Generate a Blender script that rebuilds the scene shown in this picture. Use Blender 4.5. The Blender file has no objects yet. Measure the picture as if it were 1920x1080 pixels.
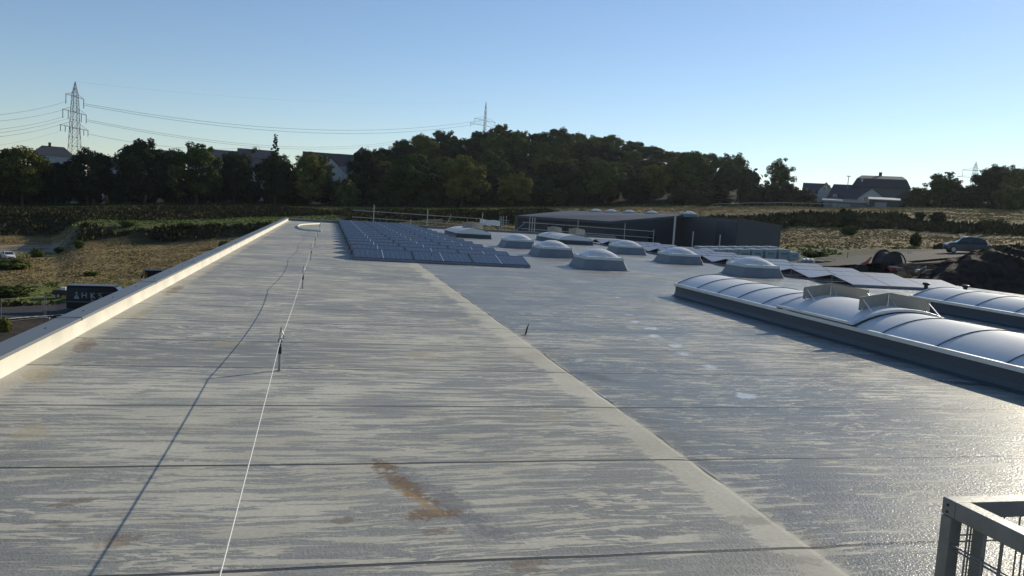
import bpy, math, random
import numpy as np
from mathutils import Vector, Matrix

# ------------------------------------------------------------------ camera, world, sun, exposure
scene = bpy.context.scene
W_PX, H_PX, FOC = 1920.0, 1080.0, 1500.0
CX, CY, EYE = 960.0, 540.0, 1.7
v1 = np.array([615-CX, -(373-CY), -FOC]); v1 /= np.linalg.norm(v1)
v2 = np.array([6400-CX, -(.062*6400-145.6) + 0.0, -FOC])
v2 = np.array([6400.0, -(.062*6400-145.6), -FOC]); v2 /= np.linalg.norm(v2)
v2 -= v1*v1.dot(v2); v2 /= np.linalg.norm(v2)
v3 = np.cross(v2, v1)
ROT = np.array([v2, v1, v3])               # world = ROT @ camera
cam_data = bpy.data.cameras.new('camera')
cam = bpy.data.objects.new('camera', cam_data)
scene.collection.objects.link(cam)
M4 = Matrix([[*ROT[0], 0], [*ROT[1], 0], [*ROT[2], EYE], [0, 0, 0, 1]])
cam.matrix_world = M4
cam_data.sensor_width = 36.0
cam_data.lens = FOC/W_PX*36.0
cam_data.clip_start = 0.05; cam_data.clip_end = 9000
scene.camera = cam

SUN_EL, SUN_AZ = math.radians(22.5), math.radians(56.0)     # azimuth clockwise from +Y
world = bpy.data.worlds.new('World'); scene.world = world; world.use_nodes = True
nt = world.node_tree
sky = nt.nodes.new('ShaderNodeTexSky'); sky.sky_type = 'NISHITA'; sky.sun_disc = False
sky.sun_elevation = SUN_EL; sky.sun_rotation = SUN_AZ
sky.air_density = 1.0; sky.dust_density = 0.05; sky.ozone_density = 2.0; sky.altitude = 100
bg = nt.nodes['Background']; tint = nt.nodes.new('ShaderNodeVectorMath'); tint.operation = 'MULTIPLY'; tint.inputs[1].default_value = (.955, .995, 1.085)
nt.links.new(sky.outputs[0], tint.inputs[0]); nt.links.new(tint.outputs[0], bg.inputs[0]); bg.inputs[1].default_value = 0.094
sl = bpy.data.lights.new('sun', 'SUN'); sl.energy = 4.2; sl.angle = math.radians(0.5); sl.color = (1, .90, .70)
so = bpy.data.objects.new('sun', sl); scene.collection.objects.link(so)
sd = Vector((math.sin(SUN_AZ)*math.cos(SUN_EL), math.cos(SUN_AZ)*math.cos(SUN_EL), math.sin(SUN_EL)))
so.rotation_euler = sd.to_track_quat('Z', 'Y').to_euler()
so.location = (60, 40, 40)
scene.view_settings.view_transform = 'Standard'; scene.view_settings.look = 'None'
scene.view_settings.exposure = 0.22; scene.view_settings.gamma = 1.0
scene.view_settings.use_curve_mapping = False
scene.render.resolution_x = 1024; scene.render.resolution_y = 576

rnd = random.Random(7)
nr = np.random.RandomState(5)

# ------------------------------------------------------------------ helpers
def ray(px, py):
    return ROT @ np.array([px-CX, -(py-CY), -FOC])
def on_plane(px, py, z=0.0):
    d = ray(px, py); t = (z-EYE)/d[2]; return Vector((t*d[0], t*d[1], z))
def at(px, py, D):                          # point at horizontal distance D from the eye
    d = ray(px, py); t = D/math.hypot(d[0], d[1]); return Vector((t*d[0], t*d[1], EYE+t*d[2]))
def atY(px, py, Y):
    d = ray(px, py); t = Y/d[1]; return Vector((t*d[0], Y, EYE+t*d[2]))
def horizon(px):
    return None
def link(o, parent=None):
    scene.collection.objects.link(o)
    if parent is not None: o.parent = parent
    return o
def tag(o, label=None, cat=None, group=None, kind=None):
    if label: o['label'] = label
    if cat: o['category'] = cat
    if group: o['group'] = group
    if kind: o['kind'] = kind
    return o
def thing(name, label, cat, loc=(0, 0, 0), rz=0, group=None):
    o = bpy.data.objects.new(name, None); o.location = loc; o.rotation_euler = (0, 0, rz)
    o.empty_display_size = .3
    return tag(link(o), label, cat, group)
def copy_tree(o, parent=None):
    c = o.copy()
    for k in ('label', 'group'):
        if parent is None and k in c: del c[k]
    scene.collection.objects.link(c); c.parent = parent
    for ch in list(o.children): copy_tree(ch, c)
    return c

class MB:
    def __init__(s): s.v = []; s.f = []; s.mi = []; s.cur = 0
    def add(s, vs, fs):
        b = len(s.v); s.v += [tuple(p) for p in vs]
        for f in fs: s.f.append(tuple(b+i for i in f)); s.mi.append(s.cur)
        return s
    def box(s, x0, x1, y0, y1, z0, z1):
        return s.add([(x0,y0,z0),(x1,y0,z0),(x1,y1,z0),(x0,y1,z0),(x0,y0,z1),(x1,y0,z1),(x1,y1,z1),(x0,y1,z1)],
                     [(3,2,1,0),(4,5,6,7),(0,1,5,4),(1,2,6,5),(2,3,7,6),(3,0,4,7)])
    def hexa(s, p):                          # eight corners, bottom ring then top ring
        return s.add(p, [(3,2,1,0),(4,5,6,7),(0,1,5,4),(1,2,6,5),(2,3,7,6),(3,0,4,7)])
    def tube(s, pts, r, n=8, cap=True):
        pts = [Vector(p) for p in pts]; rs = r if isinstance(r, (list, tuple)) else [r]*len(pts)
        rings = []; prev = None
        for i, p in enumerate(pts):
            t = (pts[min(i+1, len(pts)-1)] - pts[max(i-1, 0)]).normalized()
            if prev is None:
                a = Vector((0, 0, 1)) if abs(t.z) < .9 else Vector((1, 0, 0))
                u = t.cross(a).normalized()
            else:
                u = (prev - t*prev.dot(t)).normalized()
            prev = u; w = t.cross(u)
            rings.append([p + (u*math.cos(2*math.pi*k/n) + w*math.sin(2*math.pi*k/n))*rs[i] for k in range(n)])
        vs = [q for rg in rings for q in rg]; fs = []
        for i in range(len(rings)-1):
            for k in range(n):
                fs.append((i*n+k, i*n+(k+1) % n, (i+1)*n+(k+1) % n, (i+1)*n+k))
        if cap:
            fs.append(tuple(range(n-1, -1, -1))); fs.append(tuple((len(rings)-1)*n+k for k in range(n)))
        return s.add(vs, fs)
    def bar(s, a, b, w, h=None):             # rectangular bar
        a = Vector(a); b = Vector(b); h = h or w
        t = (b-a).normalized(); up = Vector((0, 0, 1)) if abs(t.z) < .95 else Vector((0, 1, 0))
        u = t.cross(up).normalized()*w/2; q = u.cross(t).normalized()*h/2
        p = [a-u-q, a+u-q, b+u-q, b-u-q, a-u+q, a+u+q, b+u+q, b-u+q]
        return s.hexa(p)
    def prism(s, prof, a, b, axis='y'):      # profile in the plane across the axis
        n = len(prof)
        f = {'y': lambda p, t: (p[0], t, p[1]), 'x': lambda p, t: (t, p[0], p[1]), 'z': lambda p, t: (p[0], p[1], t)}[axis]
        vs = [f(p, a) for p in prof] + [f(p, b) for p in prof]
        fs = [(i, (i+1) % n, n+(i+1) % n, n+i) for i in range(n)]
        fs += [tuple(range(n-1, -1, -1)), tuple(range(n, 2*n))]
        return s.add(vs, fs)
    def rings(s, rs, cap=True):              # list of rings with the same count
        n = len(rs[0]); vs = [p for r in rs for p in r]; fs = []
        for i in range(len(rs)-1):
            for k in range(n): fs.append((i*n+k, i*n+(k+1) % n, (i+1)*n+(k+1) % n, (i+1)*n+k))
        if cap: fs += [tuple(range(n-1, -1, -1)), tuple((len(rs)-1)*n+k for k in range(n))]
        return s.add(vs, fs)
    def cyl(s, c, r, z0, z1, n=16):
        return s.tube([(c[0], c[1], z0), (c[0], c[1], z1)], r, n)
    def build(s, name, mat, parent=None, smooth=False, bevel=0, fix=True):
        me = bpy.data.meshes.new(name); me.from_pydata(s.v, [], s.f)
        mats = mat if isinstance(mat, (list, tuple)) else [mat]
        for m in mats: me.materials.append(m)
        for i, p in enumerate(me.polygons): p.material_index = s.mi[i]
        if fix:
            import bmesh
            bm = bmesh.new(); bm.from_mesh(me); bmesh.ops.recalc_face_normals(bm, faces=bm.faces); bm.to_mesh(me); bm.free()
        if smooth:
            me.polygons.foreach_set('use_smooth', [True]*len(me.polygons))
            try: me.set_sharp_from_angle(angle=math.radians(35))
            except Exception: pass
        me.update()
        o = bpy.data.objects.new(name, me); link(o, parent)
        if bevel:
            b = o.modifiers.new('bevel', 'BEVEL'); b.width = bevel; b.segments = 2; b.limit_method = 'ANGLE'
        return o

# ------------------------------------------------------------------ materials
def mat(name, col, rough=.6, metal=0, spec=.5, noise=0, nscale=3, bump=0, bscale=40, coat=0, trans=0):
    m = bpy.data.materials.new(name); m.use_nodes = True
    t = m.node_tree; b = t.nodes['Principled BSDF']
    b.inputs['Base Color'].default_value = (*col, 1); b.inputs['Roughness'].default_value = rough
    b.inputs['Metallic'].default_value = metal; b.inputs['Specular IOR Level'].default_value = spec
    if coat: b.inputs['Coat Weight'].default_value = coat
    if trans: b.inputs['Transmission Weight'].default_value = trans
    co = t.nodes.new('ShaderNodeTexCoord')
    if noise:
        n = t.nodes.new('ShaderNodeTexNoise'); n.inputs['Scale'].default_value = nscale; n.inputs['Detail'].default_value = 6
        t.links.new(co.outputs['Object'], n.inputs['Vector'])
        r = t.nodes.new('ShaderNodeMapRange'); r.inputs[1].default_value = .3; r.inputs[2].default_value = .7
        r.inputs[3].default_value = 1-noise; r.inputs[4].default_value = 1+noise
        t.links.new(n.outputs[0], r.inputs[0])
        x = t.nodes.new('ShaderNodeVectorMath'); x.operation = 'SCALE'; x.inputs[0].default_value = col
        t.links.new(r.outputs[0], x.inputs['Scale']); t.links.new(x.outputs[0], b.inputs['Base Color'])
        rr = t.nodes.new('ShaderNodeMapRange'); rr.inputs[3].default_value = max(0, rough-.12); rr.inputs[4].default_value = min(1, rough+.12)
        t.links.new(n.outputs[0], rr.inputs[0]); t.links.new(rr.outputs[0], b.inputs['Roughness'])
    if bump:
        n2 = t.nodes.new('ShaderNodeTexNoise'); n2.inputs['Scale'].default_value = bscale; n2.inputs['Detail'].default_value = 4
        t.links.new(co.outputs['Object'], n2.inputs['Vector'])
        bu = t.nodes.new('ShaderNodeBump'); bu.inputs['Strength'].default_value = bump; bu.inputs['Distance'].default_value = .02
        t.links.new(n2.outputs[0], bu.inputs['Height']); t.links.new(bu.outputs[0], b.inputs['Normal'])
    return m

def foliage(name, c1, c2, c3, scale=.35):
    m = bpy.data.materials.new(name); m.use_nodes = True; t = m.node_tree; b = t.nodes['Principled BSDF']
    g = t.nodes.new('ShaderNodeNewGeometry'); oi = t.nodes.new('ShaderNodeObjectInfo')
    tc = t.nodes.new('ShaderNodeTexCoord')
    n = t.nodes.new('ShaderNodeTexNoise'); n.inputs['Scale'].default_value = scale; n.inputs['Detail'].default_value = 3
    t.links.new(tc.outputs['Object'], n.inputs['Vector'])
    a = t.nodes.new('ShaderNodeMath'); a.operation = 'MULTIPLY_ADD'; a.inputs[1].default_value = .35
    t.links.new(g.outputs['Random Per Island'], a.inputs[0]); t.links.new(n.outputs[0], a.inputs[2])
    a2 = t.nodes.new('ShaderNodeMath'); a2.operation = 'MULTIPLY_ADD'; a2.inputs[1].default_value = .42
    t.links.new(oi.outputs['Random'], a2.inputs[0]); t.links.new(a.outputs[0], a2.inputs[2])
    r = t.nodes.new('ShaderNodeValToRGB'); r.color_ramp.elements[0].position = .45; r.color_ramp.elements[1].position = 1.05
    r.color_ramp.elements[0].color = (*c1, 1); r.color_ramp.elements[1].color = (*c3, 1)
    e = r.color_ramp.elements.new(.75); e.color = (*c2, 1)
    t.links.new(a2.outputs[0], r.inputs[0]); t.links.new(r.outputs[0], b.inputs['Base Color'])
    b.inputs['Roughness'].default_value = .9; b.inputs['Specular IOR Level'].default_value = .04
    return m

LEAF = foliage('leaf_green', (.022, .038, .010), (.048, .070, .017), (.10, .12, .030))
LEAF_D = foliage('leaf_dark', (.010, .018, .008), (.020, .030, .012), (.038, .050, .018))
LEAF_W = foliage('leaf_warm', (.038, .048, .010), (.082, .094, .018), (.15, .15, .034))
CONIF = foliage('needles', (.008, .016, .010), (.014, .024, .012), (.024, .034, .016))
DRY = foliage('dry_grass_blades', (.18, .132, .055), (.225, .165, .072), (.28, .21, .10), .02)
WEED = foliage('weed_leaves', (.020, .024, .010), (.036, .036, .014), (.075, .062, .027), .05)
GREEN = foliage('green_grass_blades', (.06, .085, .018), (.11, .14, .03), (.18, .20, .06), .04)
BARK = mat('bark', (.055, .042, .03), .9, noise=.3, nscale=4)
GALV = mat('galvanised_steel', (.19, .19, .18), .42, .30, noise=.14, nscale=14, bump=.05, bscale=90)
STEEL = mat('brushed_aluminium', (.33, .30, .25), .5, .5, noise=.08, nscale=6)
ALU = mat('aluminium_rail', (.62, .64, .66), .45, .8, noise=.06, nscale=10)
TUBE = mat('scaffold_tube', (.42, .42, .40), .5, .6, noise=.15, nscale=6)
BLACK = mat('black_rubber', (.012, .012, .013), .55)
BLACKM = mat('black_paint', (.006, .007, .010), .4, spec=.25)
GREYP = mat('grey_plastic', (.20, .21, .22), .5)
WHITEP = mat('white_paint', (.72, .72, .70), .5, noise=.05)
CABLE = mat('wire_rope', (.58, .57, .54), .5, .3)
HOSE = mat('cream_hose', (.74, .70, .56), .5)
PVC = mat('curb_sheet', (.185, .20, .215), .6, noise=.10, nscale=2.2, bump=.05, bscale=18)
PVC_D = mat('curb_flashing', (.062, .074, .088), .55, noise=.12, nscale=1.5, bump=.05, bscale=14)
FRAMEG = mat('dome_ring', (.60, .62, .62), .5, noise=.08, nscale=6)
PVFRAME = mat('module_frame', (.012, .014, .020), .5, .2)
BACK = mat('module_back', (.05, .05, .055), .6)
WINDOW = mat('window_glass', (.02, .025, .03), .08, spec=.6)
RUBBER = mat('tyre', (.015, .015, .015), .85)
RIM = mat('wheel_rim', (.4, .4, .42), .35, .8)

def leafy_noise_cover(m): return m
# ---- membrane of the roof: dry cream streaks left on a wet grey sheet, welded laps, rust stains
def node(t, kind, **kw):
    n = t.nodes.new(kind)
    for k, v in kw.items(): setattr(n, k, v)
    return n
def membrane():
    m = bpy.data.materials.new('roof_membrane'); m.use_nodes = True; t = m.node_tree; L = t.links.new
    b = t.nodes['Principled BSDF']; tc = node(t, 'ShaderNodeTexCoord'); P = tc.outputs['Object']
    sep = node(t, 'ShaderNodeSeparateXYZ'); L(P, sep.inputs[0]); X, Y = sep.outputs[0], sep.outputs[1]
    def M(op, a, c=None, d=None, clamp=False):
        n = node(t, 'ShaderNodeMath', operation=op, use_clamp=clamp)
        for i, v in enumerate((a, c, d)):
            if v is None: continue
            if isinstance(v, (int, float)): n.inputs[i].default_value = v
            else: L(v, n.inputs[i])
        return n.outputs[0]
    def S(v, lo, hi, a=0., c=1.):
        n = node(t, 'ShaderNodeMapRange', interpolation_type='SMOOTHSTEP'); L(v, n.inputs[0])
        for i, q in enumerate((lo, hi, a, c)): n.inputs[i+1].default_value = q
        return n.outputs[0]
    def N(sc, det=4, sx=1, sy=1, dist=0, rough=.5, off=0):
        mp = node(t, 'ShaderNodeMapping'); mp.inputs['Scale'].default_value = (sx, sy, 1); mp.inputs['Location'].default_value = (off, off*.7, 0); L(P, mp.inputs[0])
        n = node(t, 'ShaderNodeTexNoise'); n.inputs['Scale'].default_value = sc; n.inputs['Detail'].default_value = det
        n.inputs['Distortion'].default_value = dist; n.inputs['Roughness'].default_value = rough; L(mp.outputs[0], n.inputs[0]); return n.outputs[0]
    def mix(f, a, c):
        n = node(t, 'ShaderNodeMix', data_type='RGBA'); L(f, n.inputs[0])
        for v, i in ((a, 6), (c, 7)):
            if isinstance(v, tuple): n.inputs[i].default_value = (*v, 1)
            else: L(v, n.inputs[i])
        return n.outputs[2]
    # streaks
    wob = M('MULTIPLY', M('SUBTRACT', N(.5, 2, off=3), .5), .30)
    yy = M('ADD', Y, wob)
    cmb = node(t, 'ShaderNodeCombineXYZ'); L(M('MULTIPLY', X, 1.15), cmb.inputs[0]); L(M('MULTIPLY', yy, 11.5), cmb.inputs[1])
    st = node(t, 'ShaderNodeTexNoise'); st.inputs['Scale'].default_value = 1.15; st.inputs['Detail'].default_value = 6
    st.inputs['Roughness'].default_value = .60; st.inputs['Distortion'].default_value = .12; L(cmb.outputs[0], st.inputs[0])
    big = N(.32, 3, off=11); mid = N(1.1, 2, 1, 1.6, off=23)
    right = S(M('ADD', X, M('MULTIPLY', M('SUBTRACT', N(1.4, 4, off=91), .5), .35)), 2.48, 2.80)
    rim = M('MULTIPLY', S(M('ADD', X, M('MULTIPLY', M('SUBTRACT', N(1.1, 4, off=93), .5), .6)), 2.24, 2.46), S(X, 2.66, 2.56))          # pale dry band beside the fold
    par = S(X, -2.35, -2.66)                                                 # pale dirt line by the parapet
    far = S(Y, 9, 34)
    thr = M('ADD', st.outputs[0], M('MULTIPLY', M('SUBTRACT', big, .5), .40))
    thr = M('ADD', thr, M('MULTIPLY', M('SUBTRACT', mid, .5), .24))
    thr = M('ADD', thr, M('MULTIPLY', rim, .24)); thr = M('SUBTRACT', thr, M('MULTIPLY', right, .072))
    thr = M('ADD', thr, M('MULTIPLY', par, .35))
    near = S(Y, 8.5, 4.0)
    thr = M('SUBTRACT', thr, .022)
    dry = S(M('ADD', thr, M('MULTIPLY', M('SUBTRACT', N(13, 4, .5, 1.3, off=51), .5), .055)), .512, .528)
    # drying edges: pale rims that follow the outlines of old puddles
    cm2 = node(t, 'ShaderNodeCombineXYZ'); L(M('MULTIPLY', X, .60), cm2.inputs[0]); L(M('MULTIPLY', yy, 3.3), cm2.inputs[1])
    lv = node(t, 'ShaderNodeTexNoise'); lv.inputs['Scale'].default_value = 1.0; lv.inputs['Detail'].default_value = 7; lv.inputs['Roughness'].default_value = .58; lv.inputs['Distortion'].default_value = .25
    L(cm2.outputs[0], lv.inputs[0])
    iso = M('ABSOLUTE', M('SUBTRACT', M('FRACT', M('MULTIPLY', lv.outputs[0], 11.)), .5))
    wd = S(N(1.9, 4, .7, 2.2, off=105), .35, .68, .02, .20)
    rimw = M('MULTIPLY', wd, M('SUBTRACT', 1., M('MULTIPLY', right, .30)))
    ring = S(M('SUBTRACT', iso, rimw), .018, -.018)
    ring = M('MULTIPLY', ring, S(N(.9, 3, off=107), .36, .50))
    dry = M('MAXIMUM', M('MULTIPLY', dry, .90), ring)
    film = S(thr, .36, .50)                                                 # thin soft film round each dry patch
    fine = N(34, 3, off=5); grain = N(150, 2, off=9)
    # colours
    c_wet = mix(S(big, .3, .7), (.212, .212, .190), (.268, .266, .240)); c_wet = mix(M('MULTIPLY', right, .45), c_wet, (.165, .163, .148))
    c_dry = mix(S(mid, .3, .7), (.425, .405, .335), (.515, .495, .415))
    col = mix(dry, c_wet, c_dry)
    col = mix(M('MULTIPLY', M('MULTIPLY', film, M('SUBTRACT', 1., dry)), .30), col, (.36, .36, .35))
    # soft dark and yellowish dirt
    dirt = S(N(1.7, 5, .8, 1.5, off=31), .60, .78)
    col = mix(M('MULTIPLY', dirt, .35), col, (.27, .22, .15))
    dk = S(N(.9, 5, .5, 2.2, dist=.5, off=47), .62, .76)
    col = mix(M('MULTIPLY', dk, .38), col, (.17, .175, .18))
    SN = M('ADD', M('MULTIPLY', N(6.5, 6, off=61), .5), M('MULTIPLY', N(26, 4, off=64), .5))
    # rust and puddle stains: (x, y, half length, half width, angle, strength, colour)
    for (sx, sy, a, w, ang, k, c) in STAINS:
        ca, sa = math.cos(ang), math.sin(ang)
        dx = M('SUBTRACT', X, sx); dy = M('SUBTRACT', Y, sy)
        u = M('DIVIDE', M('ADD', M('MULTIPLY', dx, ca), M('MULTIPLY', dy, sa)), a)
        v = M('DIVIDE', M('SUBTRACT', M('MULTIPLY', dy, ca), M('MULTIPLY', dx, sa)), w)
        r2 = M('ADD', M('MULTIPLY', u, u), M('MULTIPLY', v, v))
        r2 = M('ADD', r2, M('MULTIPLY', M('SUBTRACT', SN, .5), 6.0))
        col = mix(M('MULTIPLY', S(r2, 1.15, .15), k), col, c)
    # laps
    mp = node(t, 'ShaderNodeMapping'); mp.inputs['Location'].default_value = (150, -3.655, 0); L(P, mp.inputs[0])
    wv = node(t, 'ShaderNodeVectorMath', operation='ADD'); L(mp.outputs[0], wv.inputs[0])
    nn = node(t, 'ShaderNodeCombineXYZ'); L(M('MULTIPLY', M('SUBTRACT', N(.45, 3, off=71), .5), .10), nn.inputs[1]); L(nn.outputs[0], wv.inputs[1])
    br = node(t, 'ShaderNodeTexBrick'); br.inputs['Scale'].default_value = 1; br.inputs['Mortar Size'].default_value = .017
    br.inputs['Mortar Smooth'].default_value = .35; br.inputs['Brick Width'].default_value = 400.0; br.inputs['Row Height'].default_value = 1.49
    br.offset = .37; L(wv.outputs[0], br.inputs[0])
    seam = br.outputs['Fac']
    br.inputs['Color1'].default_value = (.93, .93, .93, 1); br.inputs['Color2'].default_value = (1.07, 1.07, 1.07, 1)
    tone = node(t, 'ShaderNodeVectorMath', operation='MULTIPLY'); L(col, tone.inputs[0]); L(br.outputs['Color'], tone.inputs[1]); br.inputs['Mortar'].default_value = (1, 1, 1, 1)
    col = tone.outputs[0]
    # a weaker second line (edge of the weld) beside each lap
    mp2 = node(t, 'ShaderNodeMapping'); mp2.inputs['Location'].default_value = (5.1, -3.655-.11, 0); L(P, mp2.inputs[0])
    wv2 = node(t, 'ShaderNodeVectorMath', operation='ADD'); L(mp2.outputs[0], wv2.inputs[0]); L(nn.outputs[0], wv2.inputs[1])
    br2 = node(t, 'ShaderNodeTexBrick'); br2.inputs['Scale'].default_value = 1; br2.inputs['Mortar Size'].default_value = .02
    br2.inputs['Mortar Smooth'].default_value = 1; br2.inputs['Brick Width'].default_value = 500; br2.inputs['Row Height'].default_value = 1.49
    L(wv2.outputs[0], br2.inputs[0])
    # fold of the valley
    fx = M('ADD', M('SUBTRACT', X, 2.60), M('MULTIPLY', M('SUBTRACT', N(.7, 4, off=83), .5), .16))
    fold = M('MULTIPLY', S(M('ABSOLUTE', fx), .022, .004), S(N(1.6, 3, off=87), .42, .62))
    fold2 = M('MULTIPLY', S(M('ABSOLUTE', M('SUBTRACT', fx, .09)), .10, .01), S(N(1.3, 3, off=99), .42, .62))
    col = mix(M('MULTIPLY', fold2, .40), col, (.17, .16, .14))
    col = mix(M('MULTIPLY', fold, .65), col, (.13, .12, .11))
    col = mix(M('MULTIPLY', br2.outputs['Fac'], .14), col, (.20, .20, .20))
    col = mix(M('MULTIPLY', seam, .95), col, (.05, .05, .055))
    lo = S(fine, .3, .7, .93, 1.07); vm = node(t, 'ShaderNodeVectorMath', operation='SCALE'); L(col, vm.inputs[0]); L(lo, vm.inputs['Scale'])
    L(vm.outputs[0], b.inputs['Base Color'])
    rg = M('ADD', M('MULTIPLY', dry, .30), S(big, .3, .7, .50, .60))
    rg = M('SUBTRACT', rg, M('MULTIPLY', right, .20))
    L(rg, b.inputs['Roughness']); L(M('ADD', M('MULTIPLY', right, -.07), .24), b.inputs['Specular IOR Level'])
    # relief: pebbled skin of the water film, long wrinkles, raised laps
    h = M('MULTIPLY', M('ADD', M('MULTIPLY', fine, .5), M('MULTIPLY', N(75, 2, off=13), .6)), M('ADD', M('MULTIPLY', M('SUBTRACT', 1., dry), .0046), .0008))
    h = M('ADD', h, M('MULTIPLY', N(1.2, 2, 1, .5, off=17), .006))
    h = M('SUBTRACT', h, M('MULTIPLY', seam, .003)); h = M('SUBTRACT', h, M('MULTIPLY', fold, .006))
    h = M('ADD', h, M('MULTIPLY', dry, .0006))
    bu = node(t, 'ShaderNodeBump'); bu.inputs['Strength'].default_value = 1.0; bu.inputs['Distance'].default_value = 1.0
    L(h, bu.inputs['Height']); L(bu.outputs[0], b.inputs['Normal'])
    return m
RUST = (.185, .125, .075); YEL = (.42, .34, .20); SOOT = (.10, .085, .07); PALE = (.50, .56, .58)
STAINS = [(.71, 4.50, .72, .12, -1.15, .75, (.17, .17, .175)), (.43, 5.10, .16, .06, -1.0, .85, RUST), (.52, 4.72, .38, .085, -1.18, .9, RUST), (.62, 4.25, .20, .09, .25, .9, RUST), (.56, 4.5, .30, .05, -1.1, .6, (.34, .22, .10)), (.62, 4.02, .10, .05, .1, .5, RUST), (1.02, 3.58, .10, .12, -1.1, .6, RUST),
          (-.92, 4.02, .13, .09, .4, .6, RUST), (-1.28, 4.55, .16, .05, .5, .55, RUST), (-1.25, 4.25, .07, .05, 0, .4, SOOT), (-1.9, 5.9, .12, .28, .2, .45, YEL),
          (-2.05, 4.6, .10, .5, -.25, .5, RUST), (-2.2, 4.3, .22, 1.5, -.3, .4, (.19, .19, .195)), (-1.05, 9.4, .22, .22, 0, .6, YEL), (.15, 4.2, .09, .06, 0, .5, RUST),
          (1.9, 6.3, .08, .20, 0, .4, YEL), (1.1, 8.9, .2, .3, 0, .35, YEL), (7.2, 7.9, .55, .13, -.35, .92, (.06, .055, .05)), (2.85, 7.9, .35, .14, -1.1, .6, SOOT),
          (5.0, 12.7, .35, .10, 0, .5, YEL), (2.2, 4.0, .7, .08, .15, .5, (.17, .17, .17)), (3.2, 4.4, .8, .25, -1.2, .6, (.17, .17, .18)),
          (2.3, 3.55, .35, .08, -.2, .5, (.19, .18, .17)), (-2.45, 9.2, .12, .5, .1, .6, RUST), (-2.4, 11.6, .10, .6, 0, .55, YEL), (-2.48, 14.5, .1, .9, 0, .6, RUST), (-2.42, 7.7, .14, .4, .2, .6, YEL)]
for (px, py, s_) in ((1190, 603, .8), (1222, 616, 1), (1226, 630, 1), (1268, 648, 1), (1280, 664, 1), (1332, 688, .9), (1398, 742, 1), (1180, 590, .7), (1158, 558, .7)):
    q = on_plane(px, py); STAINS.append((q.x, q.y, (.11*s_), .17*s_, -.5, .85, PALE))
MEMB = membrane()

# ------------------------------------------------------------------ our own hall: the roof that fills the picture
RX0, RX1, RY0, RY1 = -2.70, 22.0, -8.0, 59.3
hall = thing('industrial_hall', 'large flat roofed hall whose pale grey wet membrane roof fills the foreground', 'building', (0, 0, 0))
mb = MB()                                     # the sheet is a grid with a shallow fold along x = 2.6
xs = sorted(set([RX0, -1, 1, 2.2, 2.45, 2.56, 2.60, 2.64, 2.8, 3.2, 5, 8, 12, 17, RX1])); ys = [RY0 + i*(RY1-RY0)/90 for i in range(91)]
def roofz(x, y): return -.006*math.exp(-((x-2.61)/.05)**2) if 0 < y < 23 else 0
vs = [(x, y, roofz(x, y)) for y in ys for x in xs]; n = len(xs)
mb.add(vs, [(j*n+i, j*n+i+1, (j+1)*n+i+1, (j+1)*n+i) for j in range(len(ys)-1) for i in range(n-1)])
mb.build('roof', MEMB, hall, fix=False)
WALLP = mat('wall_panels', (.20, .21, .22), .5, .2, noise=.05)
mb = MB(); mb.box(RX0-.2, RX1+.2, RY0-.2, RY1+.2, -13, -.03); mb.build('wall', WALLP, hall)

UPST = mat('upstand_membrane', (.60, .56, .47), .55, noise=.12, nscale=1.6, bump=.06, bscale=7)
COPE = mat('coping_sheet', (.15, .165, .18), .50, .2, noise=.06, nscale=1.2)
par = thing('parapet', 'low parapet with cream upstand and blue grey metal coping along the left roof edge', 'parapet', (RX0, 0, 0))
mb = MB(); mb.prism([(.0, .0), (.035, .0), (.012, .03), (.004, .165), (0, .165)], RY0, RY1, 'y'); mb.build('upstand', UPST, par, smooth=True)
seg = 4.02; y0 = 9.8 - 5*seg; k = 0
mb = MB(); mb.box(-.19, -.002, RY0, RY1, -.03, .150); mb.build('wall_core', WALLP, par)
while y0 < RY1:
    a, b_ = max(y0, RY0), min(y0+seg-.006, RY1)
    if b_ > a:
        mb = MB(); mb.prism([(-.215, .130), (-.215, .188), (.048, .200), (.050, .168), (.044, .168), (.044, .192), (-.209, .180), (-.209, .130)], a, b_, 'y')
        c = mb.build('coping', COPE, par, bevel=.002)
        for q in range(3):
            if 0 < a < 40: sc = MB(); sc.cyl((-.085, a+.55+q*1.35), .011, .190, .2005, 8); sc.build('screw', BLACK, c)
        jt = MB(); jt.box(.0485, .0525, b_-.02, b_+.02, .166, .2045); jt.box(-.217, .0515, b_-.012, b_+.016, .2015, .2040)
        jt.build('joint_strip', mat('joint_grey', (.10, .11, .12), .5) if k == 0 else bpy.data.materials['joint_grey'], c); k += 1
    y0 += seg
far = thing('parapet', 'low grey parapet crossing the far end of the roof behind the solar panels', 'parapet', (RX0-.2, RY1, 0))
mb = MB(); mb.box(0, RX1+2.9, 0, .30, 0, .13); mb.build('upstand', PVC, far)
mb = MB(); mb.box(-.03, RX1+2.93, -.04, .36, .132, .165); mb.build('coping', mat('coping_far', (.20, .21, .22), .5, .2), far, bevel=.003)

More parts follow.
